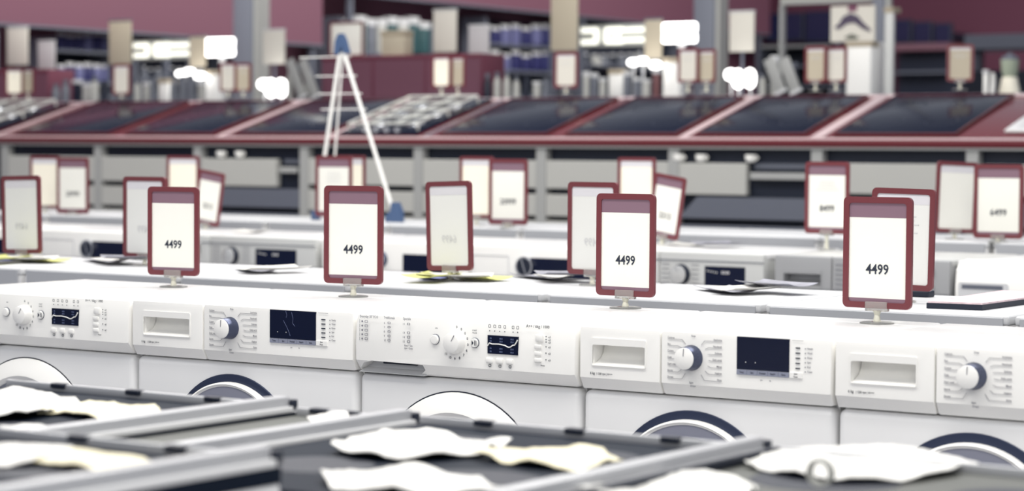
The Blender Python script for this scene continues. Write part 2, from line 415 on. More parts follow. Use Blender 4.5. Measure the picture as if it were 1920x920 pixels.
    if style == 'F':
        L = MB()
        for k in range(6):
            v = .2 + k * .12
            L.box(.36 * w, .41 * w, y, y + .0006, Z(v) - .0012, Z(v) + .0012); L.box(.44 * w, .46 * w, y, y + .0006, Z(v) - .0012, Z(v) + .0012)
        L.build('programme_legend', INKG, t)
        dial(.58, .5, .03, .022, STEELD, SILVD)
        for v in (.3, .72):
            q = btn(.885, v, .036, .036, mm=SILVD); MB().box(.885 * w - .004, .885 * w + .004, yf - .004, yf - .0028, Z(v) - .004, Z(v) + .004).build('button_symbol', INK, q)
    if style == 'G':
        MB().prism(rrect(.03 * w, .30 * w, Z(.98), Z(.5), .01), yf - .001, yf + .004).build('detergent_drawer', GREYW, t)
        MB().box(.05 * w, .27 * w, yf - .002, yf + .001, Z(.66), Z(.56)).build('drawer_slot', GREYD, t)
        dial(.5, .55, .03, .02, WPLAS, WPLAS, R(10))
        MB().box(.66 * w, .86 * w, yf - .002, yf + .004, Z(.85), Z(.4)).build('display_screen', DARK, t)
    # door
    cx = .47 * w if style == 'A' else .455 * w
    ztop = .692 if style == 'A' else .681
    rd = .222 if style == 'A' else .185
    cz = ztop - rd; yb = .012
    c = (cx, 0, cz)
    if style in 'ACDG':
        d = MB().lathe([(rd, yb + .002), (rd, yb - .001), (rd - .002, yb - .0012)], 'Y', c, 72).build('door', DARKM, t, True)
        MB().lathe([(rd - .0025, yb), (rd - .004, yb - .006), (rd * .86, yb - .022), (rd * .80, yb - .026), (rd * .76, yb - .020), (rd * .7, yb - .012)], 'Y', c, 72).build('door_ring', WPLAS, d, True)
        MB().lathe([(rd * .755, yb - .012), (rd * .745, yb - .022), (rd * .6, yb - .034), (rd * .3, yb - .044), (.002, yb - .047)], 'Y', c, 48).build('door_glass', GREYD, d, True)
    else:
        d = MB().lathe([(rd + .010, yb + .002), (rd + .008, yb - .003), (rd * .93, yb - .006), (rd * .9, yb - .004)], 'Y', c, 72).build('door', mat('navy_chrome', (52, 60, 84), .35, .5) if style == 'B' else CHROME, t, True)
        MB().lathe([(rd * .955, yb - .003), (rd * .95, yb - .018), (rd * .93, yb - .022), (rd * .91, yb - .018)], 'Y', c, 72).build('door_ring', WPLAS, d, True)
        MB().lathe([(rd * .915, yb - .008), (rd * .9, yb - .019), (rd * .78, yb - .024), (rd * .7, yb - .016)], 'Y', c, 72).build('door_inner_ring', mat('smoke_grey_plastic', (120, 122, 136), .35), d, True)
        MB().lathe([(rd * .705, yb - .012), (rd * .69, yb - .022), (rd * .5, yb - .036), (.002, yb - .044)], 'Y', c, 48).build('door_glass', DARK, d, True)
    MB().box(cx + rd * .82, cx + rd * 1.0, yb - .034, yb - .014, cz - .05, cz + .05, .006).build('door_handle', GREYW, d, True)
    return t
X0 = -4.408
G1 = 'washing machines in the front row'
row1 = [('A', .6675, 'white front loading washer with small wavy display, leftmost and cropped by the left edge'),
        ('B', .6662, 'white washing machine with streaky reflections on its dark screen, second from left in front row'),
        ('A', .5806, 'white washer with printed programme columns beside its dial and wavy display, middle of front row'),
        ('B', .5759, 'white washing machine with clean dark screen and drawer, front row right of centre'),
        ('B', .6162, 'white washing machine cropped by the right edge, drawer and dial visible but no screen')]
x = X0
for st, w, lb in row1:
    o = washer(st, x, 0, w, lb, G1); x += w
# second row, back to back with the first: its backs show as a grey band
G2 = 'washing machines turned backwards in the second row'
proto = None
def clone(o, parent=None):
    c = o.copy(); C.objects.link(c); c.parent = parent
    for ch in list(o.children): clone(ch, c)
    return c
def reuse(o, loc, label):
    c = clone(o); c.location = loc; c['label'] = label; return c
X2 = [-2.495 + .612 * k for k in range(-5, 2)]
lab2 = ['white appliance showing its back, leftmost of second row behind the far left washer',
        'white appliance showing its back under the leftmost sign seen from behind',
        'white appliance showing its back behind the washer with streaky screen, fanned leaflets on top',
        'white appliance showing its back in second row, under the reversed sign with yellow green leaflets',
        'white appliance showing its back, under the reversed sign behind the third 4499 sign',
        'white appliance showing its back, under the reversed sign behind the largest price sign',
        'white appliance showing its back, rightmost of second row beside the black edged brochure']
for i, xx in enumerate(X2):
    if proto is None:
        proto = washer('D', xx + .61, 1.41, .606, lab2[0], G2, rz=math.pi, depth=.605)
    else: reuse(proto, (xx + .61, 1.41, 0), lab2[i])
# third row, facing the camera
Y3 = 2.81
G3 = 'appliances in the third row'
row3 = [('D', -7.681, .745, 'white washing machine at far left of third row, dark screen cut by the left edge'),
        ('C', -6.933, .705, 'white washing machine with black rounded control strip and ring dial, third row left'),
        ('E', -6.225, .765, 'silver washing machine with chrome dial and dark display at left, behind the second price sign'),
        ('D', -5.44, .690, 'white washing machine in third row centre, half hidden by red framed signs'),
        ('C', -4.748, .620, 'white washing machine with black rounded control strip and ring dial, third row right of centre'),
        ('E', -4.126, .580, 'silver washing machine with chrome dial and dark display, right of the centre signs'),
        ('F', -3.512, .628, 'silver grey appliance with wide drawer handle behind the rightmost price sign'),
        ('G', -2.872, .62, 'white washer with rounded top edge at the right edge of third row')]
for st, xx, w, lb in row3: washer(st, xx, Y3, w, lb, G3, depth=.58, top=.868)
X4 = [-8.35 + .66 * k for k in range(9)]
G4 = 'appliances turned backwards in the fourth row'
lab4 = ['leftmost', 'second from left', 'third from left', 'fourth from left', 'fifth from left', 'fourth from right', 'third from right', 'second from right', 'rightmost']
p4 = None
for k, xx in enumerate(X4):
    lb = 'white appliance with back turned, %s of the fourth row before hob counter' % lab4[k]
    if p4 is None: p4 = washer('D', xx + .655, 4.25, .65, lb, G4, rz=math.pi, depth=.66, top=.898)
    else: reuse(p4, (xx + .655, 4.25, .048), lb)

# ---------------------------------------------------------------- price signs
def sign(px, base, style, label, group, ztop=TOP, price=None, lean=0, lines=0, Y=None, bluntw=None, mats=(None, None), bar=1.0):
    l, r_, tp, bt = px
    B = atZ(base[0], base[1], ztop) if Y is None else Vector((atY(base[0], base[1], Y).x, Y, ztop))
    Yp = B.y
    zt = atY((l + r_) / 2, tp, Yp).z; zb = atY((l + r_) / 2, bt, Yp).z
    h = (zt - zb); cx = atY((l + r_) / 2, (tp + bt) / 2, Yp).x
    if lean: h *= .985
    w = h * (bluntw or .685)
    # turn about the vertical so that its breadth agrees with the photo
    best = (1e9, 0)
    for a in range(-20, 66):
        f = R(a); c = Vector((cx, Yp, (zt + zb) / 2)); d = Vector((math.cos(f), math.sin(f), 0)) * w / 2
        e = abs((pxx(c + d) - pxx(c - d)) - (r_ - l) + abs(math.sin(lean)) * (bt - tp) * 1.0)
        if e < best[0] - .2: best = (e, f)
    f = best[1]
    t = thing('price_sign', label, 'price sign', (B.x, B.y, ztop), f, group)
    zb -= ztop; zt -= ztop
    ox = (cx - B.x) * math.cos(f)
    M = Matrix.Translation((ox, 0, zb)) @ Matrix.Rotation(lean, 4, 'Y')
    b = (.0125 * h / .2265 if h < .3 else .015) * bar
    MB().ring(rrect(-w / 2, w / 2, 0, h, b * .9), rrect(-w / 2 + b, w / 2 - b, b, h - b, b * .5), -.004, .004, M=M).build('frame', mats[0] or RED, t, True)
    a0, a1 = -w / 2 + b * .8, w / 2 - b * .8
    if style == 'front':
        MB().box(a0, a1, -.0008, .0012, h * .09, h * .815, M=M).build('price_card', mats[1] or PAPER, t)
        MB().box(a0, a1, -.0012, .0012, h * .815, h - b * .8, M=M).build('header_band', MAUVE, t)
        MB().box(a0, a1, -.0012, .0012, b * .8, h * .09, M=M).build('footer_band', MAUVE, t)
    else:
        MB().box(a0, a1, -.0008, .0012, b * .8, h - b * .8, M=M).build('price_card', mats[1] or PAPERB, t)
        MB().box(a0 + .002, a1 - .002, -.0014, -.0006, h * .845, h - b, M=M).build('header_band', mat('show_through_grey', (214, 212, 216), .7), t)
    if price:
        k = style != 'front'
        MB().text(price, 0, -.0016, h * .31, h * .125, 'CENTER', .92, mirror=k, M=M).build('price_print', INKP if k else INK, t)
    if lines:
        q = MB()
        for i in range(lines):
            ww = w * random.uniform(.16, .3)
            q.box(-ww, ww, -.0016, -.0006, h * (.72 - i * .04), h * (.73 - i * .04), M=M)
        q.build('printed_lines', INKP, t)
    cw = min(.05, w * .45)
    MB().box(ox - cw / 2, ox + cw / 2, -.008, .008, zb - .006, zb + .014, .002).build('clip', CLEAR, t, True)
    if zb > .012:
        MB().lathe([(.009, .002), (.007, .01), (.0055, max(.014, zb - .014)), (.009, max(.016, zb - .004))], 'Z', (ox, 0, 0), 16).build('post', MILKY, t, True)
    MB().lathe([(.036, 0), (.036, .0025), (.030, .004), (.01, .005)], 'Z', (ox, 0, 0), 32).build('foot', CLEAR, t, True)
    return t
GS = 'red framed price signs on the appliances'
sign((278, 373, 350, 516), (326, 538), 'front', 'red framed 4499 sign on the washer with streaky dark screen, smallest of the four facing', GS, price='4499')
sign((608, 717, 348, 532), (657, 556), 'front', 'red framed 4499 sign standing at the seam left of the middle front washer', GS, price='4499')
sign((1119, 1228, 363, 555), (1175, 578), 'front', 'red framed 4499 sign above the fourth front washer, covering another sign behind it', GS, price='4499')
sign((1582, 1710, 369, 578), (1641, 606), 'front', 'largest red framed 4499 sign at right, above the cropped right washer', GS, price='4499')
GB = 'red framed signs seen from behind on the second row'
sign((4, 80, 327, 475), (44, 490), 'back', 'red framed sign seen from behind at the left edge, leaning slightly left', GB, price='6499', lean=R(-1.5))
sign((232, 311, 331, 483), (275, 498), 'back', 'red framed sign seen from behind, half covered by the leftmost 4499 sign', GB, price='6499')
sign((799, 890, 337, 507), (847, 527), 'back', 'red framed sign seen from behind with mirrored 6499, alone right of the picture centre left', GB, price='6499', lean=R(-2))
sign((1065, 1158, 341, 515), (1112, 535), 'back', 'red framed sign seen from behind, half covered by the third 4499 sign', GB, price='6499')
sign((1630, 1752, 350, 543), (1700, 566), 'back', 'red framed sign seen from behind, half covered by the largest 4499 sign', GB, lines=5, lean=R(1))
GU = 'red framed signs on the third and fourth rows'
T4 = .898
sign((57, 112, 292, 390), (88, 412), 'back', 'cream red framed sign at left, partly behind the small facing sign beside it', GU, T4, Y=3.75, mats=(None, CREAM))
sign((107, 166, 295, 400), (136, 416), 'front', 'small red framed facing sign at left with tiny grey price', GU, T4, Y=3.68, price='20999')
sign((313, 374, 292, 393), (345, 412), 'back', 'cream red framed sign rising behind the leaning sign at left', GU, T4, Y=3.75, mats=(None, CREAM))
sign((353, 418, 318, 421), (388, 436), 'front', 'red framed sign leaning right, behind the leftmost 4499 sign', GU, .868, Y=3.25, price='2212', lean=R(9), bluntw=.6)
sign((592, 660, 292, 406), (625, 418), 'front', 'red framed sign with lines of print behind the second 4499 sign and left airer leg', GU, T4, Y=3.68, lines=5)
sign((628, 685, 291, 403), (655, 414), 'back', 'cream red framed sign peeking out right above the second 4499 sign', GU, T4, Y=3.95, mats=(None, CREAM))
sign((862, 925, 293, 408), (893, 424), 'back', 'cream red framed sign behind and left of the facing sign near picture centre', GU, T4, Y=3.75, mats=(None, CREAM))
sign((917, 989, 298, 421), (953, 436), 'front', 'red framed facing sign with tiny grey price near picture centre', GU, T4, Y=3.62, price='20999')
sign((1158, 1229, 295, 412), (1194, 430), 'back', 'cream red framed sign rising behind the third 4499 sign and a leaning sign', GU, T4, Y=3.75, mats=(None, CREAM))
sign((1203, 1281, 325, 445), (1240, 460), 'front', 'red framed sign leaning right, just right of the third 4499 sign', GU, .868, Y=3.2, price='2212', lean=R(9), bluntw=.6)
sign((1510, 1592, 303, 438), (1551, 457), 'front', 'red framed 8499 sign with printed lines left of the largest price sign', GU, .868, Y=3.25, price='8499', lines=4)
sign((1750, 1831, 301, 436), (1790, 460), 'back', 'blank white red framed sign left of the 6499 sign at right edge', GU, T4, Y=3.75, mats=(None, PAPER), lean=R(2))
sign((1826, 1919, 308, 447), (1875, 467), 'front', 'red framed facing 6499 sign at the right edge', GU, T4, Y=3.62, price='6499')

# ---------------------------------------------------------------- leaflets and brochures on the tops
def quad_px(pts, z, th, mname, name, label, cat, group, curl=0, parent=None):
    P = [atZ(a, b, z) for a, b in pts]
    c = sum(P, Vector()) / len(P)
    mb = MB(); mb.prism([(p.x - c.x, p.y - c.y) for p in P], 0, th, 'Z')
    o = mb.build(name, mname, parent, loc=(c.x, c.y, z))
    if label: tag(o, label, cat, group)
    return o
def leaflet(cx, cy, ang, m, label, z=TOP, lw=.1, lh=.2, lift=0.0, th=.0012, curl=.008):
    P = atZ(cx, cy, z)
    bm = bmesh.new(); nx, ny = 6, 8; g = [[None] * (ny + 1) for _ in range(nx + 1)]
    for i in range(nx + 1):
        for j in range(ny + 1):
            a, b = (i / nx - .5) * lw, (j / ny - .5) * lh
            zz = curl * ((i / nx - .5) * 2) ** 2 + .3 * curl * ((j / ny - .5) * 2) ** 2
            g[i][j] = bm.verts.new((a, b, zz))
    for i in range(nx):
        for j in range(ny): bm.faces.new((g[i][j], g[i + 1][j], g[i + 1][j + 1], g[i][j + 1]))
    r = bmesh.ops.extrude_face_region(bm, geom=list(bm.faces))
    for v in r['geom']:
        if isinstance(v, bmesh.types.BMVert): v.co.z += th
    bmesh.ops.recalc_face_normals(bm, faces=list(bm.faces))
    mb = MB(); mb.bm.free(); mb.bm = bm
    o = mb.build('leaflet', m, None, True, loc=(P.x, P.y, z + lift)); o.rotation_euler = (0, 0, R(ang))
    tag(o, label, 'leaflet', 'leaflets on the second row tops')
    return o
YG = mat('yellow_green_print', (214, 216, 130), .5, var=.25, scale=25)
BLP = mat('blue_print', (120, 130, 190), .5, var=.3, scale=25)
GRP = mat('grey_print', (150, 150, 160), .45, var=.4, scale=30)
WHP = mat('white_print', (236, 234, 228), .4, var=.06, scale=30)
for cx_, cy_, sfx, sc in ((845, 523, 'near the mirrored 6499 sign', 1), (35, 489, 'near the left edge sign', .9)):
    leaflet(cx_ - 25 * sc, cy_ - 2, 40, BLP, 'blue and white leaflet fanned under the foot of the sign, ' + sfx, lift=.0005)
    leaflet(cx_ + 8 * sc, cy_ + 4, -62, WHP, 'white leaflet lying over others, ' + sfx, lift=.0105)
    leaflet(cx_ + 45 * sc, cy_ + 2, 78, YG, 'yellow green leaflet fanned out to the right, ' + sfx, lift=.0025)
    leaflet(cx_ - 35 * sc, cy_ + 5, 15, YG, 'yellow green leaflet tip poking out to the left, ' + sfx, lift=.0125)
k = 0
for cx_, cy_, a, m_, where in ((1015, 522, 60, GRP, 'left of the sign behind the third 4499 sign'), (1050, 526, 20, WHP, 'beside the sign behind the third 4499 sign'), (1078, 529, -35, GRP, 'under the sign behind the third 4499 sign'),
                        (195, 491, 60, GRP, 'left of the sign behind the leftmost 4499 sign'), (225, 494, 20, WHP, 'beside the sign behind the leftmost 4499 sign'), (255, 497, -35, GRP, 'under the sign behind the leftmost 4499 sign'),
                        (1360, 547, 50, GRP, 'left of the three loose ones right of the third 4499 sign'), (1405, 551, -15, WHP, 'middle of the three loose ones right of the third 4499 sign'), (1455, 550, 70, GRP, 'right of the three loose ones right of the third 4499 sign'),
                        (480, 508, 50, GRP, 'left of a loose pair right of the leftmost 4499 sign'), (512, 512, -20, WHP, 'right of a loose pair right of the leftmost 4499 sign')):
    leaflet(cx_, cy_, a, m_, ('grey' if m_ is GRP else 'white') + ' printed leaflet lying ' + where, lift=.0006 + .0095 * (k % 3)); k += 1
# third row leaflets
for cx_, cy_, a, m_, lb in ((1290, 460, 20, WHP, 'white leaflet with grey edge on top of the silver washer with chrome dial'), (1345, 464, -30, GRP, 'grey leaflet on top of the silver washer with chrome dial'),
                            (470, 436, 20, WHP, 'pale leaflet lying on the silver washer at left')):
    o = leaflet(cx_, cy_, a, m_, lb, z=.868, lw=.12, lh=.16, lift=.0006 + (.0095 if m_ is GRP else 0)); o['group'] = 'leaflets on the third row tops'
t = thing('brochure', 'thick brochure with black cover edge and speckled pink pages at the right edge', 'brochure', tuple(atZ(1737, 577, TOP + .0)))
A, B_, Cc, D = [atZ(*q, TOP) - atZ(1737, 577, TOP) for q in ((1737, 578), (1842, 582), (1990, 562), (1880, 556))]
MB().prism([(p.x, p.y) for p in (A, B_, Cc, D)], 0.0005, .013, 'Z').build('cover', DARKM, t)
MB().prism([(p.x * .97 + .003, p.y * .97 + .001) for p in (A, B_, Cc, D)], .013, .017, 'Z').build('pages', mat('speckled_pages', (222, 200, 204), .5, var=.35, scale=60), t)
o = MB().box(-.06, .06, -.03, .03, 0, .018, .003).build('tag_box', DARKM, None, loc=tuple(atZ(1572, 462, TOP) + Vector((.0, .05, 0))))
o.name = 'small_box'; tag(o, 'small black box lying on the silver grey appliance behind the 8499 sign', 'box')
o = MB().box(-.035, .035, -.02, .02, 0, .016, .003).build('small_box', DARKM, None, loc=tuple(atZ(1722, 556, TOP)))
tag(o, 'tiny black box under the foot of the sign seen from behind at right', 'box')

# ---------------------------------------------------------------- hob counter
YC = 5.4; ZC = 1.201 + (.4313 - .351) * 1.06; YB = 6.17; ZB = 1.201 + (.6384 - .351) * 1.06
TH = math.atan2(ZB - ZC, YB - YC); SL = math.hypot(ZB - ZC, YB - YC)
ct = thing('display_counter', 'long grey drawer counter with sloping maroon top carrying the hobs', 'counter', (-7, YC, 0))
def zc(y): return atY(960, y, YC).z
XA, XB = -4.2, 4.6
MB().box(XA, XB, .05, .74, 0, ZC - .05).build('carcass', DARKM, ct)
MB().box(XA, XB, -.01, .05, zc(277), zc(259), .003).build('fascia', GREY, ct)
posts = [(-8.623 + .706 * k) * 1.06 for k in range(-1, 9)]
posts = [p for p in posts]
for p_ in posts: MB().box(p_ + 7 - .028, p_ + 7 + .028, 0, .05, 0, zc(277)).build('upright', GREY, ct)
for a, b in zip(posts, posts[1:]):
    pa, pb = a + 7 + .030, b + 7 - .030
    xm = pxx(Vector(((a + b) / 2, YC, 1)))
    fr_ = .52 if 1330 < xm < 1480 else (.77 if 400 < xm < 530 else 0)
    if fr_:
        pm = pa + fr_ * (pb - pa)
        MB().box(pa, pm, 0, .04, zc(358), zc(302), .003).build('drawer_front', GREYL, ct)
        MB().box(pm + .02, pb - .02, -.0, .05, zc(330), zc(318), .003).build('shelf_rail', GREY, ct)
        MB().box(pm + .02, pb - .02, .04, .05, zc(312), zc(302), .003).build('shelf_rail', GREYD, ct)
        MB().prism([(pa + .1, zc(362)), (pb, zc(362)), (pb, zc(400)), (pa, zc(400))], 0, .04).build('drawer_front', GREYD, ct)  # slanted grey shape standing in for a reflection
        MB().box(pa, pb, 0, .04, .1, zc(412), .003).build('drawer_front', GREYD, ct)
        continue
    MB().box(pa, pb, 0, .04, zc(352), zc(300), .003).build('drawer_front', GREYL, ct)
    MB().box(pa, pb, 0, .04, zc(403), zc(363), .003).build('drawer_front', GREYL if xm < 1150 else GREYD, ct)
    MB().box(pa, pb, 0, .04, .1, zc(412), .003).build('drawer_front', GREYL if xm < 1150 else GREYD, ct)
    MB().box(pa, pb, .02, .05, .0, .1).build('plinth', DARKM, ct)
# sloping top
MT = Matrix.Translation((0, 0, ZC - .03)) @ Matrix.Rotation(TH, 4, 'X')
MB().box(XA, XB, -.02, SL, -.02, .012, .004, M=MT).build('sloping_top', REDT, ct, True)
MB().box(XA, XB, -.008, .018, .010, .016, .002, M=MT).build('front_highlight_trim', HLTRIM, ct, True)  # pale highlight of the front edge laid on as a strip
MB().box(XA, XB, SL - .047, SL, .010, .016, .002, M=MT).build('rear_trim', HLTRIM, ct, True)
MB().box(XA, XB, .72, .77, 0, ZB - .05).build('back_panel', GREYD, ct)
def hobx(px): return atY(px, 252, YC).x
seps = [(-14, HLTRIM, .035), (203, REDT, .035), (405, HLTRIM, .04), (612, HLTRIM, .03), (790, CHROME, .03), (1030, REDT, .04), (1275, HLTRIM, .045), (1526, HLTRIM, .06)]
for px_, m_, ww in seps:
    X = hobx(px_) + 7
    MB().box(X - ww / 2, X + ww / 2, .031, SL - .031, .010, .016, .002, M=MT).build('divider', m_, ct, True)
hob_specs = [(18, 193, 'flat'), (222, 388, 'flat'), (428, 600, 'flat'), (626, 772, 'gas'), (812, 1015, 'flat'), (1050, 1258, 'flat'), (1296, 1500, 'flat'), (1554, 1785, 'flat'), (-175, -35, 'gas')]
hl = ['black glass hob at far left of the sloping counter beside a gas hob', 'black glass hob second from left on the sloping counter', 'black glass hob just left of the airer on the sloping counter',
      'gas hob with shiny steel grates right behind the airer', 'black glass hob right of the gas hob near picture centre', 'black glass hob on the sloping counter behind the third 4499 sign', 'black glass hob on the sloping counter under the lamps',
      'large black glass hob on the sloping counter near the right edge', 'gas hob with shiny steel grates cut by the left edge']
HOBG = mat('black_hob_glass', (14, 20, 40), .15, spec=.12)
for (a, b, kd), lb in zip(hob_specs, hl):
    xa, xb = hobx(a), hobx(b); w = xb - xa; dp = SL - .10
    t = thing('hob', lb, 'hob', (xa, YC, ZC - .03), 0, 'hobs on the sloping counter', rx=TH)
    MB().box(0, w, .05, .05 + dp, .0165, .026, .003).build('glass_plate' if kd == 'flat' else 'steel_plate', HOBG, t, True)
    if kd == 'flat':
        mk = MB()
        for uu, vv, rr in ((.28, .3, .09), (.74, .3, .075), (.28, .72, .075), (.74, .72, .1)):
            n = 32; cx, cy = uu * w, .05 + vv * dp
            mk.ring([(cx + rr * math.cos(2 * math.pi * i / n), cy + rr * math.sin(2 * math.pi * i / n)) for i in range(n)],
                    [(cx + (rr - .002) * math.cos(2 * math.pi * i / n), cy + (rr - .002) * math.sin(2 * math.pi * i / n)) for i in range(n)], .0258, .0264, 'Z')
        mk.build('cooking_zone_rings', mat('zone_grey', (44, 50, 66), .3), t)
        MB().ring([(0, .05), (w, .05), (w, .05 + dp), (0, .05 + dp)], [(.006, .056), (w - .006, .056), (w - .006, .044 + dp), (.006, .044 + dp)], .0165, .028, 'Z').build('edge_trim', REDT, t)
    else:
        for uu in (.28, .74):
            for vv in (.25, .52, .78):
                cx, cy = uu * w, .05 + vv * dp
                q = MB().lathe([(.05, .024), (.045, .034), (.03, .040), (.028, .046), (.001, .047)], 'Z', (cx, cy, 0), 24).build('burner', CHROME, t, True)
        for vv in (.28, .68):
            q = MB()
            for yy in (-.14, 0, .14): q.tube((.03, .05 + vv * dp + yy, .062), (w - .03, .05 + vv * dp + yy, .062), .007, 8)
            for xx_ in (.03, w / 3, 2 * w / 3, w - .03): q.tube((xx_, .05 + vv * dp - .14, .062), (xx_, .05 + vv * dp + .14, .062), .007, 8)
            for xx_ in (.03, w - .03):
                for yy in (-.14, .14): q.tube((xx_, .05 + vv * dp + yy, .024), (xx_, .05 + vv * dp + yy, .062), .007, 8)
            q.build('grate', mat('bright_steel', (240, 240, 232), .3, .5), t, True)
        for k in range(4): MB().lathe([(.018, .024), (.016, .045), (.001, .046)], 'Z', (w * .3 + k * .07, .08, 0), 16).build('knob', CHROME, t, True)
t = thing('hob', 'white topped appliance panel at the far right end of the sloping counter', 'hob', (hobx(1868), YC, ZC - .03), 0, None, rx=TH)
MB().box(0, .5, .10, .42, .0165, .03, .004).build('enamel_plate', WHITE, t, True)
MB().box(.05, .45, .13, .39, .03, .032).build('rim', GREYW, t, True)
# things in the open bay
for i, (px_, py_, lbl) in enumerate(((1425, 350, 'left'), (1480, 350, 'right'))):
    pass
# objects hung below the fascia
for i, (px_, nm) in enumerate(((415, 'left of the airer, left one'), (450, 'left of the airer, right one'), (1273, 'right of the centre, left one'), (1315, 'right of the centre, middle one'), (1408, 'right of the centre, right one'))):
    P = atY(px_, 300, YC + .02)
    t = thing('cup', 'small white cup in the counter slot, ' + nm, 'cup', (P.x, YC + .02, zc(300)), 0, 'white cups in the counter slot')
    MB().lathe([(.018, 0), (.026, .012), (.028, .035), (.025, .035), (.022, .012), (.001, .006)], 'Z', n=20).build('bowl', WPLAS, t, True)
    MB().tube((.027, 0, .01), (.038, 0, .02), .003).tube((.038, 0, .02), (.027, 0, .03), .003).build('handle', WPLAS, t, True)

# ---------------------------------------------------------------- airer standing on the fourth row
YL = 3.85
ap = atY(641, 62, YL); fl = atY(592, 408, YL); fr = atY(742, 408, YL)
t = thing('clothes_airer', 'white A-shaped folding stand with slate blue hinge and foot, standing behind the signs', 'folding stand', (ap.x, YL, T4))
o0 = Vector((ap.x, YL, T4))
vd = Vector((0, 1, 0)) * .20
for s_, off in (('a', vd * 0), ('b', vd / 2)):
    a2 = ap - o0 + off
    L0 = Vector((fl.x - ap.x, off.y, .012)); R0 = Vector((fr.x - ap.x, off.y, .012))
    if s_ == 'a':
        tl = a2 + Vector((-.010, 0, -.085)); tr = a2 + Vector((.012, 0, -.085))
        MB().tube(L0, tl, .0085, 12).build('leg', WPLAS, t, True)
        MB().tube(R0, tr, .0085, 12).build('leg', WPLAS, t, True)
        MB().prism([(a2.x - .036, a2.z - .092), (a2.x - .030, a2.z - .035), (a2.x - .014, a2.z - .004), (a2.x + .006, a2.z - .002), (a2.x + .022, a2.z - .03), (a2.x + .042, a2.z - .088), (a2.x + .018, a2.z - .088), (a2.x + .004, a2.z - .055), (a2.x - .008, a2.z - .092)], a2.y - .012, a2.y + .012, 'Y').build('hinge', BLUE, t, True)
        MB().prism([(R0.x - .045, -.012 + .012), (R0.x + .035, 0), (R0.x + .03, .05), (R0.x + .012, .085), (R0.x - .014, .085), (R0.x - .02, .045), (R0.x - .045, .03)], a2.y - .016, a2.y + .016, 'Y').build('foot', BLUE, t, True)
        MB().box(L0.x - .018, L0.x + .018, a2.y - .014, a2.y + .014, 0, .04, .004).build('foot', BLUE, t, True)
rungs = MB()
for y_, xr in ((108, 560), (143, 590), (176, 596), (205, 600)):
    A = atY(xr, y_, YL) - o0; B_ = atY(642 + (y_ - 62) * .30, y_, YL) - o0
    rungs.tube((A.x, .008, A.z), (B_.x, .008, A.z), .0025, 8)
rungs.build('rung', WPLAS, t, True)
MB().tube(Vector((fl.x - ap.x - .0, vd.y / 2, .005)), ap - o0 + Vector((0, .01, -.07)), .005, 8).build('rear_stay', WPLAS, t, True)

# ---------------------------------------------------------------- foreground cookers
YR = -1.1; ZF = .797
RAILM = mat('brushed_aluminium', (190, 191, 194), .4, .3)
HOBF = mat('blue_black_hob', (17, 27, 42), .6, spec=.12, var=.25, scale=5)
HOBK = mat('grey_olive_hob', (84, 86, 82), .5, var=.12, scale=6)
def cooker(xa, xb, yr, zt, label, top, dep=.66, rail=True):
    w = xb - xa
    t = thing('cooker', label, 'cooker', (xa, yr - dep, 0), 0, 'cookers in the foreground')
    MB().box(0, w, 0, dep, .04, zt - .035, .006).build('body', WHITE, t, True)
    q = MB()
    for ux in (.05, w - .05):
        for uy in (.05, dep - .05): q.lathe([(.02, 0), (.02, .045)], 'Z', (ux, uy, 0), 12)
    q.build('feet', DARKM, t)
    MB().box(.0, w, 0, dep - .001, zt - .035, zt - .016).build('cooktop', top, t)
    MB().box(0, w - (.008 if rail else 0), dep - .010, dep, zt - .018, zt - .003, .002).build('rear_rim', RAILM, t, True)
    if rail:
        MB().box(w - .034, w - .008, 0.0, dep - .008, zt - .016, zt + .010, .004).build('side_rail', RAILM, t, True)
        MB().box(w - .009, w, 0.0, dep - .008, zt - .016, zt - .006, .002).build('rail_ledge', WHITE, t, True)
        MB().box(w - .026, w - .004, dep - .009, dep + .008, zt - .014, zt + .004, .002).build('end_cap', DARKM, t, True)
    if not rail: MB().box(0, .011, 0, dep - .011, zt - .016, zt - .002, .002).build('side_trim', DARKM, t, True)
    for k in range(3 if rail else 0):
        xc = w * (.2 + .27 * k)
        MB().box(xc - .016, xc + .016, dep - .016, dep + .001, zt - .010, zt - .0015, .002).build('rim_clip', DARKM, t, True)
    if w > .4:
        for uu, vv, rr in ((.27, .3, .08), (.68, .3, .1), (.27, .72, .1), (.68, .72, .08)):
            MB().lathe([(rr, zt - .017), (rr * .96, zt - .0145), (rr * .4, zt - .014)], 'Z', (uu * w, vv * dep, 0), 32).build('hot_plate', DARKM, t, True)
        MB().tube((.06, -.02, zt - .16), (w - .06, -.02, zt - .16), .009, 12).build('oven_handle', CHROME, t, True)
    return t
cooker(-2.985, -2.33, YR, ZF, 'dark topped cooker at lower left with white sheets on it and a pale side rail', HOBF)
cooker(-2.325, -2.085, YR, ZF - .004, 'narrow grey topped cooker unit between the two dark cookers', HOBK)
cooker(-2.078, -1.473, YR, ZF, 'dark topped cooker at lower centre with white and cream sheets and a pale side rail', HOBF)
cooker(-1.465, -.85, YR, ZF, 'grey topped cooker at lower right covered by a large white plastic sheet', HOBK, rail=False)
cooker(-2.37, -1.752, -1.83, .838, 'dark topped cooker at the bottom left corner, nearest row', HOBF)
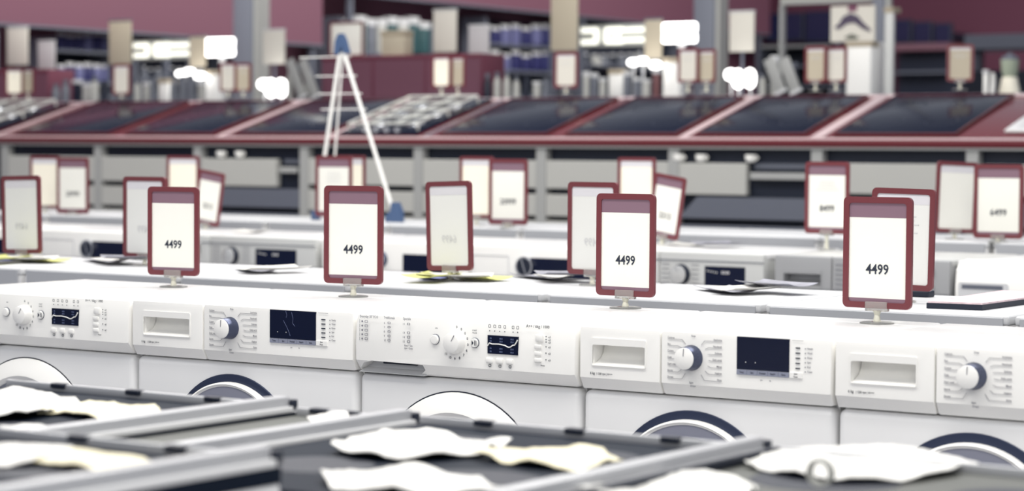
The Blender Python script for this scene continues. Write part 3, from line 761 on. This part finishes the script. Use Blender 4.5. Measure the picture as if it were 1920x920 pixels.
def sheet(pts, z, m, label, crump=.012, seed=0, sub=4, th=.0015):
    P = [atZ(a, b, z) for a, b in pts]; c = sum(P, Vector()) / len(P)
    bm = bmesh.new(); f = bm.faces.new([bm.verts.new((p.x - c.x, p.y - c.y, 0)) for p in P])
    bmesh.ops.triangulate(bm, faces=[f])
    for _ in range(sub):
        es = [e for e in bm.edges if e.calc_length() > .018]
        if not es: break
        bmesh.ops.subdivide_edges(bm, edges=es, cuts=1, use_grid_fill=True)
        bmesh.ops.triangulate(bm, faces=list(bm.faces))
    for v in bm.verts:
        q = Vector((v.co.x * 14 + seed, v.co.y * 14, seed * 1.7))
        v.co.z = .001 + crump * max(0, noise.noise(q) + .45) + crump * .5 * abs(noise.noise(q * 2.7))
    bmesh.ops.recalc_face_normals(bm, faces=list(bm.faces))
    r = bmesh.ops.extrude_face_region(bm, geom=list(bm.faces))
    for v in r['geom']:
        if isinstance(v, bmesh.types.BMVert): v.co.z += th
    bmesh.ops.recalc_face_normals(bm, faces=list(bm.faces))
    mb = MB(); mb.bm.free(); mb.bm = bm
    o = mb.build('protective_sheet', m, None, True, loc=(c.x, c.y, z))
    return tag(o, label, 'sheet', 'protective sheets on the cookers')
FILM = mat('white_foam_sheet', (236, 235, 230), .35)
FILMC = mat('cream_foam_sheet', (232, 224, 192), .45)
zs1 = ZF - .0155
sheet([(-40, 745), (62, 743), (130, 756), (152, 764), (110, 778), (50, 788), (-40, 796)], zs1, FILM, 'white crumpled sheet on the dark cooker at the left edge', seed=1)
sheet([(80, 772), (180, 766), (290, 769), (325, 790), (265, 806), (190, 792), (120, 780), (70, 780)], zs1, FILMC, 'cream crumpled sheet left of the long pale rail', seed=2)
sheet([(-40, 815), (60, 812), (130, 826), (140, 840), (40, 834), (-40, 836)], zs1, FILM, 'white sheet low on the dark cooker at the left edge', seed=11)
sheet([(620, 850), (665, 826), (720, 818), (800, 818), (880, 828), (960, 836), (900, 858), (760, 868), (660, 862)], zs1, FILM, 'white crumpled sheet on the dark cooker at lower centre', seed=3)
sheet([(880, 860), (1000, 846), (1110, 848), (1170, 868), (1090, 888), (960, 874)], zs1, FILMC, 'cream crumpled sheet beside the centre pale rail', seed=4)
sheet([(1395, 876), (1450, 858), (1530, 842), (1600, 838), (1700, 845), (1835, 872), (1790, 892), (1690, 908), (1560, 910), (1450, 892)], zs1, FILM, 'large white plastic sheet on the grey cooker at lower right', crump=.008, seed=5)
sheet([(575, 792), (640, 782), (655, 792), (600, 808)], zs1 - .004, FILM, 'small white sheet on the narrow grey cooker unit', seed=6)
zs2 = .838 - .0155
sheet([(-30, 848), (60, 842), (130, 850), (150, 860), (60, 878), (-30, 884)], zs2, FILM, 'white crumpled sheet at the bottom left corner', seed=7)
sheet([(60, 868), (170, 858), (270, 862), (300, 880), (230, 898), (150, 888), (60, 876)], zs2, FILMC, 'cream crumpled sheet near the bottom left corner', seed=8)
sheet([(600, 900), (660, 884), (760, 888), (900, 902), (950, 930), (640, 935)], zs1, FILM, 'white sheet cut by the bottom edge on the centre cooker', seed=9)
sheet([(1080, 935), (1130, 905), (1260, 896), (1420, 918), (1400, 945)], zs1, FILM, 'white sheet cut by the bottom edge right of the centre pale rail', seed=12)
P = atZ(1548, 892, zs1 + .02)
n = 36
t = tag(MB().ring([(.0175 * math.cos(2 * math.pi * i / n), .0175 * math.sin(2 * math.pi * i / n)) for i in range(n)], [(.0125 * math.cos(2 * math.pi * i / n), .0125 * math.sin(2 * math.pi * i / n)) for i in range(n)], 0, .012).build('tape_roll', mat('clear_tape', (206, 206, 200), .3, trans=.2), None, True, loc=(P.x, P.y - .02, zs1 + .026)),
        'clear tape roll standing on edge on the large white plastic sheet', 'tape roll')

# ---------------------------------------------------------------- gondola and goods behind the hob counter
YG_ = 7.6; ZG = 1.53
t = thing('shelf_unit', 'long dark gondola shelf behind the hob counter carrying small goods', 'shelf', (-8, YG_, 0))
MB().box(-4.9, 6.2, -.05, .9, 0, ZG - .04).build('carcass', DARKM, t)
MB().box(-4.9, 6.2, -.07, .92, ZG - .04, ZG, .004).build('top_board', GREYD, t)
def counter_sign(l, r_, tp, bt, label, paper=PAPER, Y=YB - .03, price=None):
    return sign((l, r_, tp, bt), ((l + r_) / 2, bt + 12), 'back', label, 'red framed price cards on the hob counter', ZB + .002, Y=Y, mats=(RED, paper), lines=3, bar=1.5, bluntw=.72)
cs = [(10, 44, 128, 178, CREAM, 'small red framed card at far left edge of the hob counter'), (42, 64, 128, 176, BEIGE, 'narrow beige card beside the far left counter card'),
      (211, 245, 120, 178, CARD, 'red framed card on the counter below the wide hanging board, left part'),
      (412, 443, 117, 172, CARD, 'grey white red framed card at left, left of a pair'), (441, 471, 118, 172, BEIGE, 'beige red framed card at left, right of a pair'),
      (810, 846, 104, 165, CREAM, 'tilted cream red framed card against the maroon cabinet'), (846, 872, 105, 164, BEIGE, 'narrow beige card right of the cream card before the maroon cabinet'),
      (1039, 1084, 97, 165, CARD, 'red framed card under the tallest hanging board'),
      (1271, 1310, 90, 155, CARD, 'grey white red framed card before the grey pillar, left of a pair'), (1308, 1342, 92, 155, BEIGE, 'beige red framed card before the grey pillar, right of a pair'),
      (1509, 1550, 86, 155, BEIGE, 'beige red framed card before the white panel, left of a pair'), (1548, 1588, 87, 155, CARD, 'pale red framed card before the white panel, right of a pair'),
      (1773, 1828, 83, 153, BEIGE, 'beige card in broad red frame at right on the hob counter')]
for l, r_, tp, bt, pm, lb in cs: counter_sign(l, r_, tp, bt, lb, pm)
# tall cards on poles standing on the gondola
def pole_card(l, r_, tp, bt, m, label, Y=YG_ + .42):
    c = atY((l + r_) / 2, bt, Y); zt = atY((l + r_) / 2, max(tp, -40), Y).z; w = (atY(r_, bt, Y) - atY(l, bt, Y)).x
    t = thing('card_stand', label, 'display card', (c.x, Y, ZG), 0, 'tall cards on poles behind the hobs')
    MB().box(-w / 2, w / 2, -.006, .006, c.z - ZG, zt - ZG, .003).build('card', m, t, True)
    MB().box(-w / 2 - .004, w / 2 + .004, -.009, .009, zt - ZG - .012, zt - ZG, .003).build('top_rail', GREYD if m is BEIGE else GREYW, t, True)
    MB().tube((0, .008, 0), (0, .008, c.z - ZG + .05), .009).build('pole', GREYD, t, True)
    MB().lathe([(.05, 0), (.045, .008), (.01, .012)], 'Z', n=20).build('base', GREYD, t, True)
for l, r_, tp, bt, m, lb in ((14, 52, 50, 122, CARD, 'ivory card on a pole at the far left'), (72, 103, 76, 134, mat('grey_card', (190, 188, 190), .7), 'light grey card on a pole second from left'),
                             (205, 246, 37, 120, BEIGE, 'wide beige card on a pole left of the lit panel at left'), (356, 386, 66, 126, BEIGE, 'short beige card on a pole beside the left lamp box'),
                             (494, 534, 54, 120, CARD, 'ivory card on a pole right of the left grey pillar'),
                             (813, 856, 17, 98, CARD, 'ivory card on a pole above the maroon cabinet'), (879, 917, 46, 112, mat('grey_card', (190, 188, 190), .7), 'light grey card on a pole right of the maroon cabinet'),
                             (1033, 1083, -30, 95, BEIGE, 'tallest beige card on a pole, reaching out of the top of the picture'), (1209, 1241, 34, 110, BEIGE, 'beige card on a pole left of the bright lamp box'),
                             (1368, 1414, 20, 97, CARD, 'ivory card on a pole right of the central grey pillar')):
    pole_card(l, r_, tp, bt, m, lb)
# maroon cabinet with a framed white board and beige box on top (behind the airer)
def slab(name, l, r_, tp, bt, Y, dep, m, label, cat, group=None, bev=.004, zbase=None, parts=None):
    c = atY((l + r_) / 2, bt, Y); w = (atY(r_, bt, Y) - atY(l, bt, Y)).x
    zb_ = c.z if zbase is None else zbase
    zt = atY((l + r_) / 2, tp, Y).z
    t = thing(name, label, cat, (c.x, Y, zb_), 0, group)
    MB().box(-w / 2, w / 2, 0, dep, 0, zt - zb_, bev).build('body', m, t, True)
    if parts: parts(t, w, zt - zb_)
    return t
def doors(t, w, h):
    MB().box(-w / 2, w / 2, -.01, .001, h - .02, h, .002).build('top_edge', mat('dull_rose', (120, 62, 78), .5), t)
    for a, b in ((-.5, -.17), (-.16, .16), (.17, .5)): MB().box(a * w + .005, b * w - .005, -.008, .002, .01, h - .03, .002).build('door', MAROON, t)
slab('cabinet', 600, 898, 103, 168, YG_ + .1, .26, mat('wine_laminate', (106, 52, 70), .6), 'maroon cabinet on the gondola behind the airer', 'cabinet', zbase=ZG, parts=doors)
slab('cabinet', -20, 90, 130, 180, YG_ + .1, .26, mat('wine_laminate', (106, 52, 70), .6), 'maroon cabinet on the gondola at the left edge', 'cabinet', zbase=ZG, parts=doors)
def fr(t, w, h):
    MB().ring(rrect(-w / 2, w / 2, 0, h, .01), rrect(-w / 2 + .014, w / 2 - .014, .014, h - .014, .006), -.008, .001).build('frame', RED, t, True)
zcab = atY(750, 103, YG_ + .1).z
slab('notice_board', 618, 682, 40, 102, YG_ + .2, .015, PAPER, 'white board in red frame standing behind the airer hinge', 'board', zbase=zcab, parts=fr)
def lidp(t, w, h): MB().box(-w / 2 - .004, w / 2 + .004, -.004, .1, h - .03, h + .002, .003).build('lid', mat('tan_card', (170, 158, 138), .7), t)
slab('carton', 714, 757, 58, 101, YG_ + .15, .1, BEIGE, 'beige carton on top of the maroon cabinet', 'box', zbase=zcab, parts=lidp)
# pillars
def pillar(px0, px1, Y, label, m=None, top=4.6):
    a, b = atY(px0, 100, Y).x, atY(px1, 100, Y).x; w = b - a
    t = thing('pillar', label, 'pillar', ((a + b) / 2, Y, 0))
    MB().box(-w / 2, w / 2, 0, w, 0, top, .01).build('shaft', m or mat('pillar_grey', (128, 132, 144), .6), t, True)
    MB().box(w / 2 - .002, w / 2 + .03, .02, w - .02, 0, top).build('edge_strip', GREYL, t)
    MB().box(-w / 2 - .02, w / 2 + .035, -.02, w + .02, 0, .12, .005).build('base', GREYD, t)
pillar(1299, 1338, 9.0, 'grey square pillar right of the bright lamp box')
pillar(436, 472, 9.0, 'grey square pillar at left behind the pair of small cards')
pillar(1634, 1656, 9.0, 'slim grey pillar beside the picture poster at right')
# lamps and lit things
def lampbox(l, r_, tp, bt, label, n=2, Y=YG_ + .5):
    c = atY((l + r_) / 2, bt, Y); w = (atY(r_, bt, Y) - atY(l, bt, Y)).x; h = atY((l + r_) / 2, tp, Y).z - c.z
    t = thing('lamp', label, 'lamp', (c.x, Y, ZG), 0, 'glowing lamps behind the hobs')
    for k in range(n):
        z0 = c.z - ZG + h * k / n
        MB().box(-w / 2, w / 2, -.02, .02, z0 + .002, z0 + h / n - .002, .012, 3).build('glowing_tube', LAMP, t, True)
    MB().box(-.02, .02, .02, .04, 0, c.z - ZG + h * .8).build('stem', GREYW, t)
    MB().box(-.08, .08, -.04, .06, 0, .015, .004).build('base', GREYW, t)
lampbox(1243, 1305, 42, 81, 'bright white double tube lamp left of the central pillar')
lampbox(386, 438, 71, 106, 'bright white double tube lamp at left before the left pillar')
def bulbs(lst, label):
    Y = YG_ + .3
    c = atY(sum(a for a, b, c_, d in lst) / len(lst), lst[0][1], Y)
    t = thing('lamp', label, 'lamp', (c.x, Y, ZG), 0, 'glowing lamps behind the hobs')
    zl = 0
    for a, b, rx, ry in lst:
        P = atY(a, b, Y); k = (atY(a + 1, b, Y) - P).x; kz = P.z - atY(a, b + 1, Y).z
        MB().lathe([(.001, -ry * kz), (rx * k * .7, -ry * kz * .8), (rx * k, -ry * kz * .35), (rx * k, ry * kz * .35), (rx * k * .7, ry * kz * .8), (.001, ry * kz)], 'Z', (P.x - c.x, 0, P.z - ZG), 20).build('bulb', LAMP, t, True)
        MB().tube((P.x - c.x, .01, 0), (P.x - c.x, .01, P.z - ZG), .006).build('stem', GREYW, t)
    MB().box(-.12, .12, -.03, .05, 0, .01, .003).build('base', GREYW, t)
bulbs([(1370, 140, 10, 11), (1384, 148, 9, 19), (1406, 147, 10, 19)], 'cluster of three glowing bulbs right of the central pillar')
bulbs([(495, 158, 9, 10), (508, 165, 8, 18), (527, 165, 9, 18)], 'cluster of three glowing bulbs right of the left pillar')
bulbs([(1187, 117, 9, 7), (1205, 114, 9, 7), (1229, 122, 10, 8)], 'three small glowing bulbs in a row below the lit panel')
bulbs([(340, 138, 8, 6), (355, 134, 8, 6), (374, 142, 9, 7)], 'three small glowing bulbs in a row below the left lit panel')
# glints standing on the hob row
def lightbox(l, r_, tp, bt, label, Y=YG_ + .7):
    c = atY((l + r_) / 2, bt, Y); w = (atY(r_, bt, Y) - atY(l, bt, Y)).x; h = atY((l + r_) / 2, tp, Y).z - c.z
    t = thing('lit_sign', label, 'lit sign', (c.x, Y, ZG), 0, 'lit panels behind the hobs')
    z0 = c.z - ZG
    MB().box(-w / 2, w / 2, 0, .06, z0, z0 + h, .004).build('housing', mat('housing_grey', (170, 172, 168), .6), t, True)
    n = 24
    def bar(u0, u1, v0, v1, nm='glowing_bar'):
        MB().box(-w / 2 + u0 * w, -w / 2 + u1 * w, -.01, .002, z0 + h * v0, z0 + h * v1, .003).build(nm, LBOX, t)
    def loop(u0, u1, left):
        a, b = -w / 2 + u0 * w, -w / 2 + u1 * w; k = h * .24
        pts = [(a, .12 * h), (b - k * .5, .12 * h), (b, .12 * h + k * .5), (b, .88 * h - k * .5), (b - k * .5, .88 * h), (a, .88 * h), (a, .88 * h - k), (b - k, .88 * h - k), (b - k, .12 * h + k), (a, .12 * h + k)]
        if left: pts = [(a + b - p[0], p[1]) for p in pts]
        MB().prism([(p[0], z0 + p[1]) for p in pts], -.01, .002).build('glowing_loop', LBOX, t)
    loop(.03, .30, False); loop(.38, .66, True)
    bar(.52, .62, .40, .62); bar(.66, .98, .18, .40); bar(.66, .98, .62, .84)
    for sx in (-1, 1): MB().tube((sx * w * .4, .04, 0), (sx * w * .4, .04, z0 + .01), .01).build('post', GREYD, t)
lightbox(1086, 1210, 46, 88, 'lit white panel with two loops and two bars near picture centre right')
lightbox(248, 356, 76, 112, 'lit white panel with two loops and two bars at left')
slab('white_panel', 1243, 1273, 108, 168, YG_ + .35, .06, WPLAS, 'upright white box below the bright lamp, beside the paired cards', 'box', zbase=ZG, parts=lidp)
slab('white_panel', 386, 410, 132, 182, YG_ + .35, .06, WPLAS, 'upright white box below the left bright lamp', 'box', zbase=ZG, parts=lidp)
slab('white_panel', 1141, 1160, 130, 168, YG_ + .25, .06, WPLAS, 'small upright white box under the lit panel right of centre', 'box', zbase=ZG, parts=lidp)
slab('white_panel', 297, 314, 148, 182, YG_ + .25, .06, WPLAS, 'small upright white box under the left lit panel', 'box', zbase=ZG, parts=lidp)
slab('white_panel', 1586, 1632, 78, 164, YG_ + .5, .2, WPLAS, 'tall white box below the picture poster at right', 'box', zbase=ZG, parts=lidp)
slab('white_panel', 1657, 1673, 14, 142, YG_ + .6, .03, mat('pale_panel', (205, 206, 204), .6), 'tall narrow white panel right of the slim pillar', 'panel', zbase=ZG, parts=lidp)
# picture poster
Y = YG_ + .75; c = atY(1598, 78, Y); w = (atY(1640, 78, Y) - atY(1557, 78, Y)).x; h = atY(1598, 11, Y).z - c.z
t = thing('poster', 'picture poster with a dark curved shape on white, above the tall white box', 'poster', (c.x, Y, ZG))
z0 = c.z - ZG
MB().box(-w / 2, w / 2, 0, .015, z0, z0 + h, .003).build('board', CARD, t)
cr = [(-.40, .42), (-.30, .52), (-.22, .70), (-.05, .80), (.12, .72), (.25, .52), (.42, .32), (.40, .25), (.22, .36), (.05, .52), (-.12, .50), (-.28, .36), (-.38, .36)]
MB().prism([(a * w, z0 + b * h) for a, b in cr], -.003, .001).build('dark_shape', mat('plum_print', (74, 64, 86), .6), t)
MB().prism([(a * w, z0 + b * h) for a, b in ((-.18, .12), (-.02, .22), (.16, .12), (.1, .06), (-.1, .06))], -.003, .001).build('small_shape', mat('olive_print', (96, 98, 88), .6), t)
MB().box(-.1 * w, .1 * w, -.003, .001, z0 + h * .84, z0 + h).build('top_patch', mat('rose_print', (120, 74, 96), .6), t)
for sx in (-1, 1): MB().tube((sx * w * .35, .02, 0), (sx * w * .35, .02, z0 + .01), .01).build('post', GREYD, t)
# overhead rail at right
P0, P1 = atY(1462, 4, 9.3), atY(1650, 6, 9.3)
t = thing('overhead_rail', 'grey overhead rail joining the slim pillar at the top right', 'rail', ((P0.x + P1.x) / 2, 9.3, 0))
MB().box((P0.x - P1.x) / 2, (P1.x - P0.x) / 2, 0, .06, P0.z - .02, P0.z + .03, .004).build('beam', GREYL, t)
for sx in (-.49, .49): MB().box((P1.x - P0.x) * sx - .015, (P1.x - P0.x) * sx + .015, .01, .05, 0, P0.z - .02).build('upright', GREY, t)

# wall shelving and goods. Left wall is the plane X = -14
def header(pxs, z0=None, label='', m=None):
    (xa, ya), (xb, yb) = pxs
    A = atX(xa, ya, -13.15); B = atX(xb, yb, -13.15)
    zz = (A.z + B.z) / 2
    y0, y1 = min(A.y, B.y), max(A.y, B.y)
    t = thing('shelf_header', label, 'header board', (-13.15, (y0 + y1) / 2, 0))
    MB().box(0, .03, (y0 - y1) / 2, (y1 - y0) / 2, zz, zz + 1.3, .004).build('board', m or MAROON, t)
    MB().box(-.0, .04, (y0 - y1) / 2, (y1 - y0) / 2, zz - .02, zz, .003).build('lower_edge', GREYD, t)
    for s in (-.48, 0, .48): MB().box(-.06, -.01, s * (y1 - y0) - .02, s * (y1 - y0) + .02, 0, zz + .5).build('support', GREYD, t)
    return t
header([(640, 13), (1440, 44)], label='maroon header board above the wall goods, centre and right')
header([(-20, 56), (600, 72)], label='maroon header board above the wall goods at left')
# back board with shelves
def wallshelf(xa, xb, ys, label, m=DARKM, X=-13.3):
    A = atX(xa, 100, X); B = atX(xb, 100, X); y0, y1 = A.y, B.y
    t = thing('wall_shelf', label, 'shelf', (X, (y0 + y1) / 2, 0))
    L = (y1 - y0)
    HT = atX((xa + xb) / 2, 30 if xb > 600 else 64, X).z - .04
    MB().box(-.34, -.3, -L / 2, L / 2, 0, HT).build('back_board', m, t)
    for y_ in ys:
        z = atX((xa + xb) / 2, y_, X).z
        MB().box(-.3, 0, -L / 2, L / 2, z - .025, z).build('shelf_board', GREYD, t)
    for s in (-.5, .5): MB().box(-.3, 0, s * L - .015, s * L + .015, 0, HT).build('side_panel', GREYD, t)
    return t
X = -13.3
sh = [(100, 215, (94, 152), 'dark wall shelf with blue packages at left'), (255, 440, (150,), 'dark wall shelf behind the left lit panel'), (640, 812, (100,), 'dark wall shelf with teal goods above the maroon cabinet'),
      (912, 1040, (84, 132), 'dark wall shelf with two rows of blue packages near centre'), (1084, 1295, (125,), 'dark wall shelf behind the lit panel right of centre')]
for a, b, ys, lb in sh: wallshelf(a, b, ys + (178,), lb)
def good(kind, px_, py_, wpx, hpx, m, label, group, X=X - .08):
    P = atX(px_, py_, X); k = abs((atX(px_ + 1, py_, X) - P).y); kz = P.z - atX(px_, py_ + 1, X).z
    w, h = wpx * k, hpx * kz
    t = thing(kind, label, kind.replace('_', ' '), (P.x, P.y, P.z), 0, group)
    if kind == 'blister_pack':
        MB().box(-.02, .02, -w / 2, w / 2, 0, h * .8, .006).build('pack', m, t, True)
        MB().box(-.004, .004, -w / 2, w / 2, h * .8, h, .002).build('header_card', INKP, t)
    elif kind == 'bottle':
        MB().lathe([(w * .4, 0), (w * .5, h * .06), (w * .5, h * .6), (w * .2, h * .8), (w * .2, h * .86)], 'Z', n=16).build('bottle_body', m, t, True)
        MB().lathe([(w * .24, h * .84), (w * .24, h), (w * .1, h)], 'Z', n=16).build('cap', GREYW, t, True)
    else:
        MB().box(-w * .35, w * .35, -w / 2, w / 2, 0, h * .82, .006).build('carton_body', m, t, True)
        MB().box(-w * .36, w * .36, -w / 2 - .003, w / 2 + .003, h * .8, h, .004).build('lid', GREYW, t, True)
    return t
rnd = random.Random(3)
def rowgoods(kind, x0, x1, n, yb_, hpx, mats_, lbl, grp, X=X - .08):
    st = (x1 - x0) / n
    for i in range(n):
        side = 'leftmost' if i == 0 else ('rightmost' if i == n - 1 else '%s from left' % ['', 'second', 'third', 'fourth', 'fifth', 'sixth', 'seventh', 'eighth', 'ninth'][i])
        m_ = mats_[rnd.randrange(len(mats_))]
        good(kind, x0 + (i + .5) * st, yb_ + (i + .5) * .3, st * rnd.uniform(.72, .9), hpx * rnd.uniform(.85, 1.05), m_, '%s, %s' % (lbl, side), grp, X)
GYB = mat('pale_goods', (176, 176, 172), .6, var=.25, scale=20); GYD = mat('mid_grey_goods', (104, 108, 118), .6, var=.3, scale=20)
rowgoods('blister_pack', 918, 1034, 6, 83, 38, [BLUEP, BLUEP, BLUEP2], 'blue hanging pack in the upper row near centre', 'blue packs near centre, upper row')
rowgoods('blister_pack', 918, 1034, 6, 131, 36, [BLUEP, BLUEP, BLUEP2], 'blue hanging pack in the lower row near centre', 'blue packs near centre, lower row')
rowgoods('blister_pack', 106, 206, 6, 93, 33, [BLUEP, BLUEP, BLUEP2], 'blue hanging pack in the upper row at left', 'blue packs at left, upper row')
rowgoods('blister_pack', 106, 206, 6, 151, 33, [BLUEP, BLUEP, BLUEP2], 'blue hanging pack in the lower row at left', 'blue packs at left, lower row')
rowgoods('bottle', 1090, 1238, 9, 124, 26, [GYD, DARKM, GYB], 'small bottle on the dark shelf below the lit panel', 'bottles below the lit panel')
rowgoods('bottle', 262, 384, 9, 149, 24, [GYD, DARKM, GYB], 'small bottle on the dark shelf below the left lit panel', 'bottles below the left lit panel')
rowgoods('carton', 642, 800, 8, 99, 66, [TEAL, GYB, GYD, TEAL, GYB], 'tall teal or grey carton above the maroon cabinet', 'cartons above the maroon cabinet')
# goods on the gondola
def ggood(kind, px_, py_, wpx, hpx, m, label, group, Y=YG_ + .05):
    P = atY(px_, py_, Y); k = (atY(px_ + 1, py_, Y) - P).x; kz = P.z - atY(px_, py_ + 1, Y).z
    w = wpx * k; h = max(.03, P.z + hpx * kz - ZG)
    t = thing(kind, label, kind.replace('_', ' '), (P.x, Y, ZG), 0, group)
    if kind in ('jar', 'bottle'):
        MB().lathe([(w * .4, 0), (w * .5, h * .05), (w * .5, h * .6), (w * .3, h * .78), (w * .28, h * .84)], 'Z', n=18).build('glass_body', m, t, True)
        MB().lathe([(w * .34, h * .82), (w * .34, h), (w * .1, h)], 'Z', n=18).build('cap', GREYD, t, True)
    elif kind == 'jug':
        MB().lathe([(w * .45, 0), (w * .5, h * .1), (w * .42, h * .6), (w * .36, h * .9), (w * .40, h), (w * .36, h), (w * .3, h * .9), (w * .3, h * .2)], 'Z', n=20).build('jug_body', m, t, True)
        MB().tube((w * .42, 0, h * .25), (w * .7, 0, h * .4), w * .05).tube((w * .7, 0, h * .4), (w * .66, 0, h * .75), w * .05).tube((w * .66, 0, h * .75), (w * .38, 0, h * .85), w * .05).build('handle', m, t, True)
    else:
        MB().box(-w / 2, w / 2, 0, w * .6, 0, h * .85, .004).build('carton_body', m, t, True)
        MB().box(-w / 2 - .003, w / 2 + .003, -.003, w * .6 + .003, h * .82, h, .003).build('lid', GREYW, t, True)
    return t
rnd = random.Random(5)
def grow(x0, x1, n, hmin, hmax, mats_, lbl, grp):
    st = (x1 - x0) / n
    for i in range(n):
        side = 'leftmost' if i == 0 else ('rightmost' if i == n - 1 else '%s from left' % ['', 'second', 'third', 'fourth', 'fifth', 'sixth', 'seventh', 'eighth', 'ninth', 'tenth', 'eleventh'][i])
        kd = rnd.choice(['jar', 'carton', 'bottle', 'jug'])
        ggood(kd, x0 + (i + .5) * st, 168, st * .62, rnd.uniform(hmin, hmax), rnd.choice(mats_), '%s %s, %s' % (kd, lbl, side), grp)
grow(905, 1032, 7, 15, 36, [GYB, GYD, DARKM], 'below the blue packs near centre', 'goods on the gondola near centre')
grow(1090, 1136, 3, 20, 38, [GYB, GYD], 'under the lit panel right of centre', 'goods on the gondola under the lit panel')
grow(1165, 1238, 4, 15, 40, [GYD, mat('rust_goods', (110, 72, 74), .6), GYB], 'left of the upright white box', 'goods on the gondola under the lit panel')
grow(1420, 1500, 4, 30, 66, [GYD, GYB, DARKM], 'right of the three glowing bulbs', 'goods on the gondola right of the bulbs')
grow(96, 205, 6, 10, 28, [GYB, GYD, DARKM], 'below the blue packs at left', 'goods on the gondola at left')
grow(250, 294, 3, 12, 30, [GYB, GYD], 'under the left lit panel', 'goods on the gondola at left')
grow(318, 384, 4, 8, 30, [GYD, mat('rust_goods', (110, 72, 74), .6), GYB], 'left of the left upright box', 'goods on the gondola at left')
grow(536, 598, 4, 10, 50, [GYD, GYB, DARKM], 'left of the airer', 'goods on the gondola left of the airer')
grow(1840, 1868, 2, 30, 40, [WPLAS], 'white, right of the broad red frame', 'white goods at the right edge')
# leaning trays right of the bulbs and left of the airer
for a, lb in ((1452, 'leaning grey tray right of the glowing bulbs, left one'), (1480, 'leaning grey tray right of the glowing bulbs, right one'), (556, 'leaning grey tray left of the airer, left one'), (580, 'leaning grey tray left of the airer, right one')):
    P = atY(a + 20, 158, YG_ + .02); Q = atY(a, 104, YG_ + .02)
    t = thing('tray', lb, 'tray', (P.x, YG_ - .02, ZG), 0, 'leaning trays')
    M = Matrix.Rotation(math.atan2(Q.x - P.x, Q.z - P.z), 4, 'Y')
    hh = Q.z - ZG
    MB().box(-.035, .035, 0, .012, .014, hh, .004, M=M).build('tray_panel', GREY, t, True)
    MB().box(-.04, .04, -.004, .018, .012, .03, .004, M=M).build('tray_edge', GREYW, t, True)
# blender like appliance and white boxes at right edge
t = thing('blender', 'kitchen blender with white base and pale green jug at the right edge', 'blender', (atY(1893, 160, YG_ + .2).x, YG_ + .2, ZG)); t.scale = (.6, .6, .55)
MB().lathe([(.10, 0), (.095, .03), (.075, .13), (.07, .17)], 'Z', n=24).build('base', CREAM, t, True)
MB().lathe([(.055, .17), (.075, .22), (.085, .34), (.08, .34), (.06, .2)], 'Z', n=24).build('jug', mat('green_tint', (196, 206, 186), .2, trans=.3), t, True)
MB().lathe([(.085, .34), (.07, .37), (.03, .39), (.02, .41)], 'Z', n=24).build('lid', GREYD, t, True)
# right: televisions and shelves on the back wall
def tv(l, r_, tp, bt, label, Y=21.2):
    c = atY((l + r_) / 2, bt, Y); w = (atY(r_, bt, Y) - atY(l, bt, Y)).x; h = atY((l + r_) / 2, tp, Y).z - c.z
    t = thing('television', label, 'television', (c.x, Y, c.z), 0, 'dark televisions on the back wall')
    MB().box(-w / 2, w / 2, 0, .06, 0, h, .01).build('housing', DARKM, t)
    MB().box(-w / 2 + .02, w / 2 - .02, -.006, .001, .03, h - .02).build('screen', mat('blank_screen', (30, 32, 62), .25), t)
    MB().box(-w * .3, w * .3, .06, .8, h * .3, h * .6).build('wall_bracket', DARKM, t)
    return t
tv(1432, 1505, 24, 78, 'large dark television left of the picture poster, left one')
tv(1508, 1562, 20, 80, 'large dark television left of the picture poster, right one')
tv(1676, 1708, 36, 82, 'dark television right of the narrow white panel, leftmost of three')
tv(1711, 1747, 40, 83, 'dark television right of the narrow white panel, middle of three')
tv(1750, 1784, 43, 84, 'dark television right of the narrow white panel, rightmost of three')
c = atY(1728, 90, 21.1); w = (atY(1786, 90, 21.1) - atY(1672, 90, 21.1)).x
t = thing('wall_shelf', 'dusky rose shelf under the three televisions at right', 'shelf', (c.x, 21.0, 0), 0)
MB().box(-w / 2, w / 2, 0, .9, c.z - .03, c.z + .05, .005).build('shelf_board', mat('dusky_rose', (110, 76, 88), .6), t)
MB().box(-w / 2, w / 2, .3, .9, 0, c.z - .04).build('cupboard', DARKM, t)
MB().box(-w / 2, w / 2, 0, .3, atY(1728, 138, 21.1).z, atY(1728, 134, 21.1).z).build('shelf_board', GREYD, t)
c = atY(1870, 75, 14.0)
t = thing('service_counter', 'grey overhead canopy shelf at the right edge', 'shelf', (c.x, 14.0, 0))
w = (atY(1935, 90, 14).x - atY(1808, 90, 14).x)
MB().box(-w / 2, w / 2, 0, .5, atY(1870, 92, 14).z, atY(1870, 64, 14).z, .01).build('canopy', mat('canopy_grey', (118, 122, 134), .6), t)
for sx in (-.45, .45): MB().box(w * sx - .03, w * sx + .03, .2, .3, 0, atY(1870, 92, 14).z).build('upright', GREYD, t)
MB().box(-w / 2, w / 2, .02, .5, 0, atY(1870, 132, 14).z).build('cupboard', DARKM, t)
# dark merchandise shelf filling the view between poster and televisions
t = thing('shelf_unit', 'dark tall shelf behind the leaning trays and paired cards at right', 'shelf', (atY(1490, 100, 12.5).x, 12.5, 0))
w = (atY(1560, 90, 12.5).x - atY(1425, 90, 12.5).x)
MB().box(-w / 2, w / 2, .3, .34, 0, atY(1490, 84, 12.5).z).build('back_board', DARKM, t)
for y_ in (84, 122, 160): MB().box(-w / 2, w / 2, 0, .3, atY(1490, y_, 12.5).z - .02, atY(1490, y_, 12.5).z).build('shelf_board', GREY if y_ == 84 else GREYD, t)
for s in (-.5, .5): MB().box(s * w - .015, s * w + .015, 0, .3, 0, atY(1490, 84, 12.5).z).build('side_panel', GREYD, t)
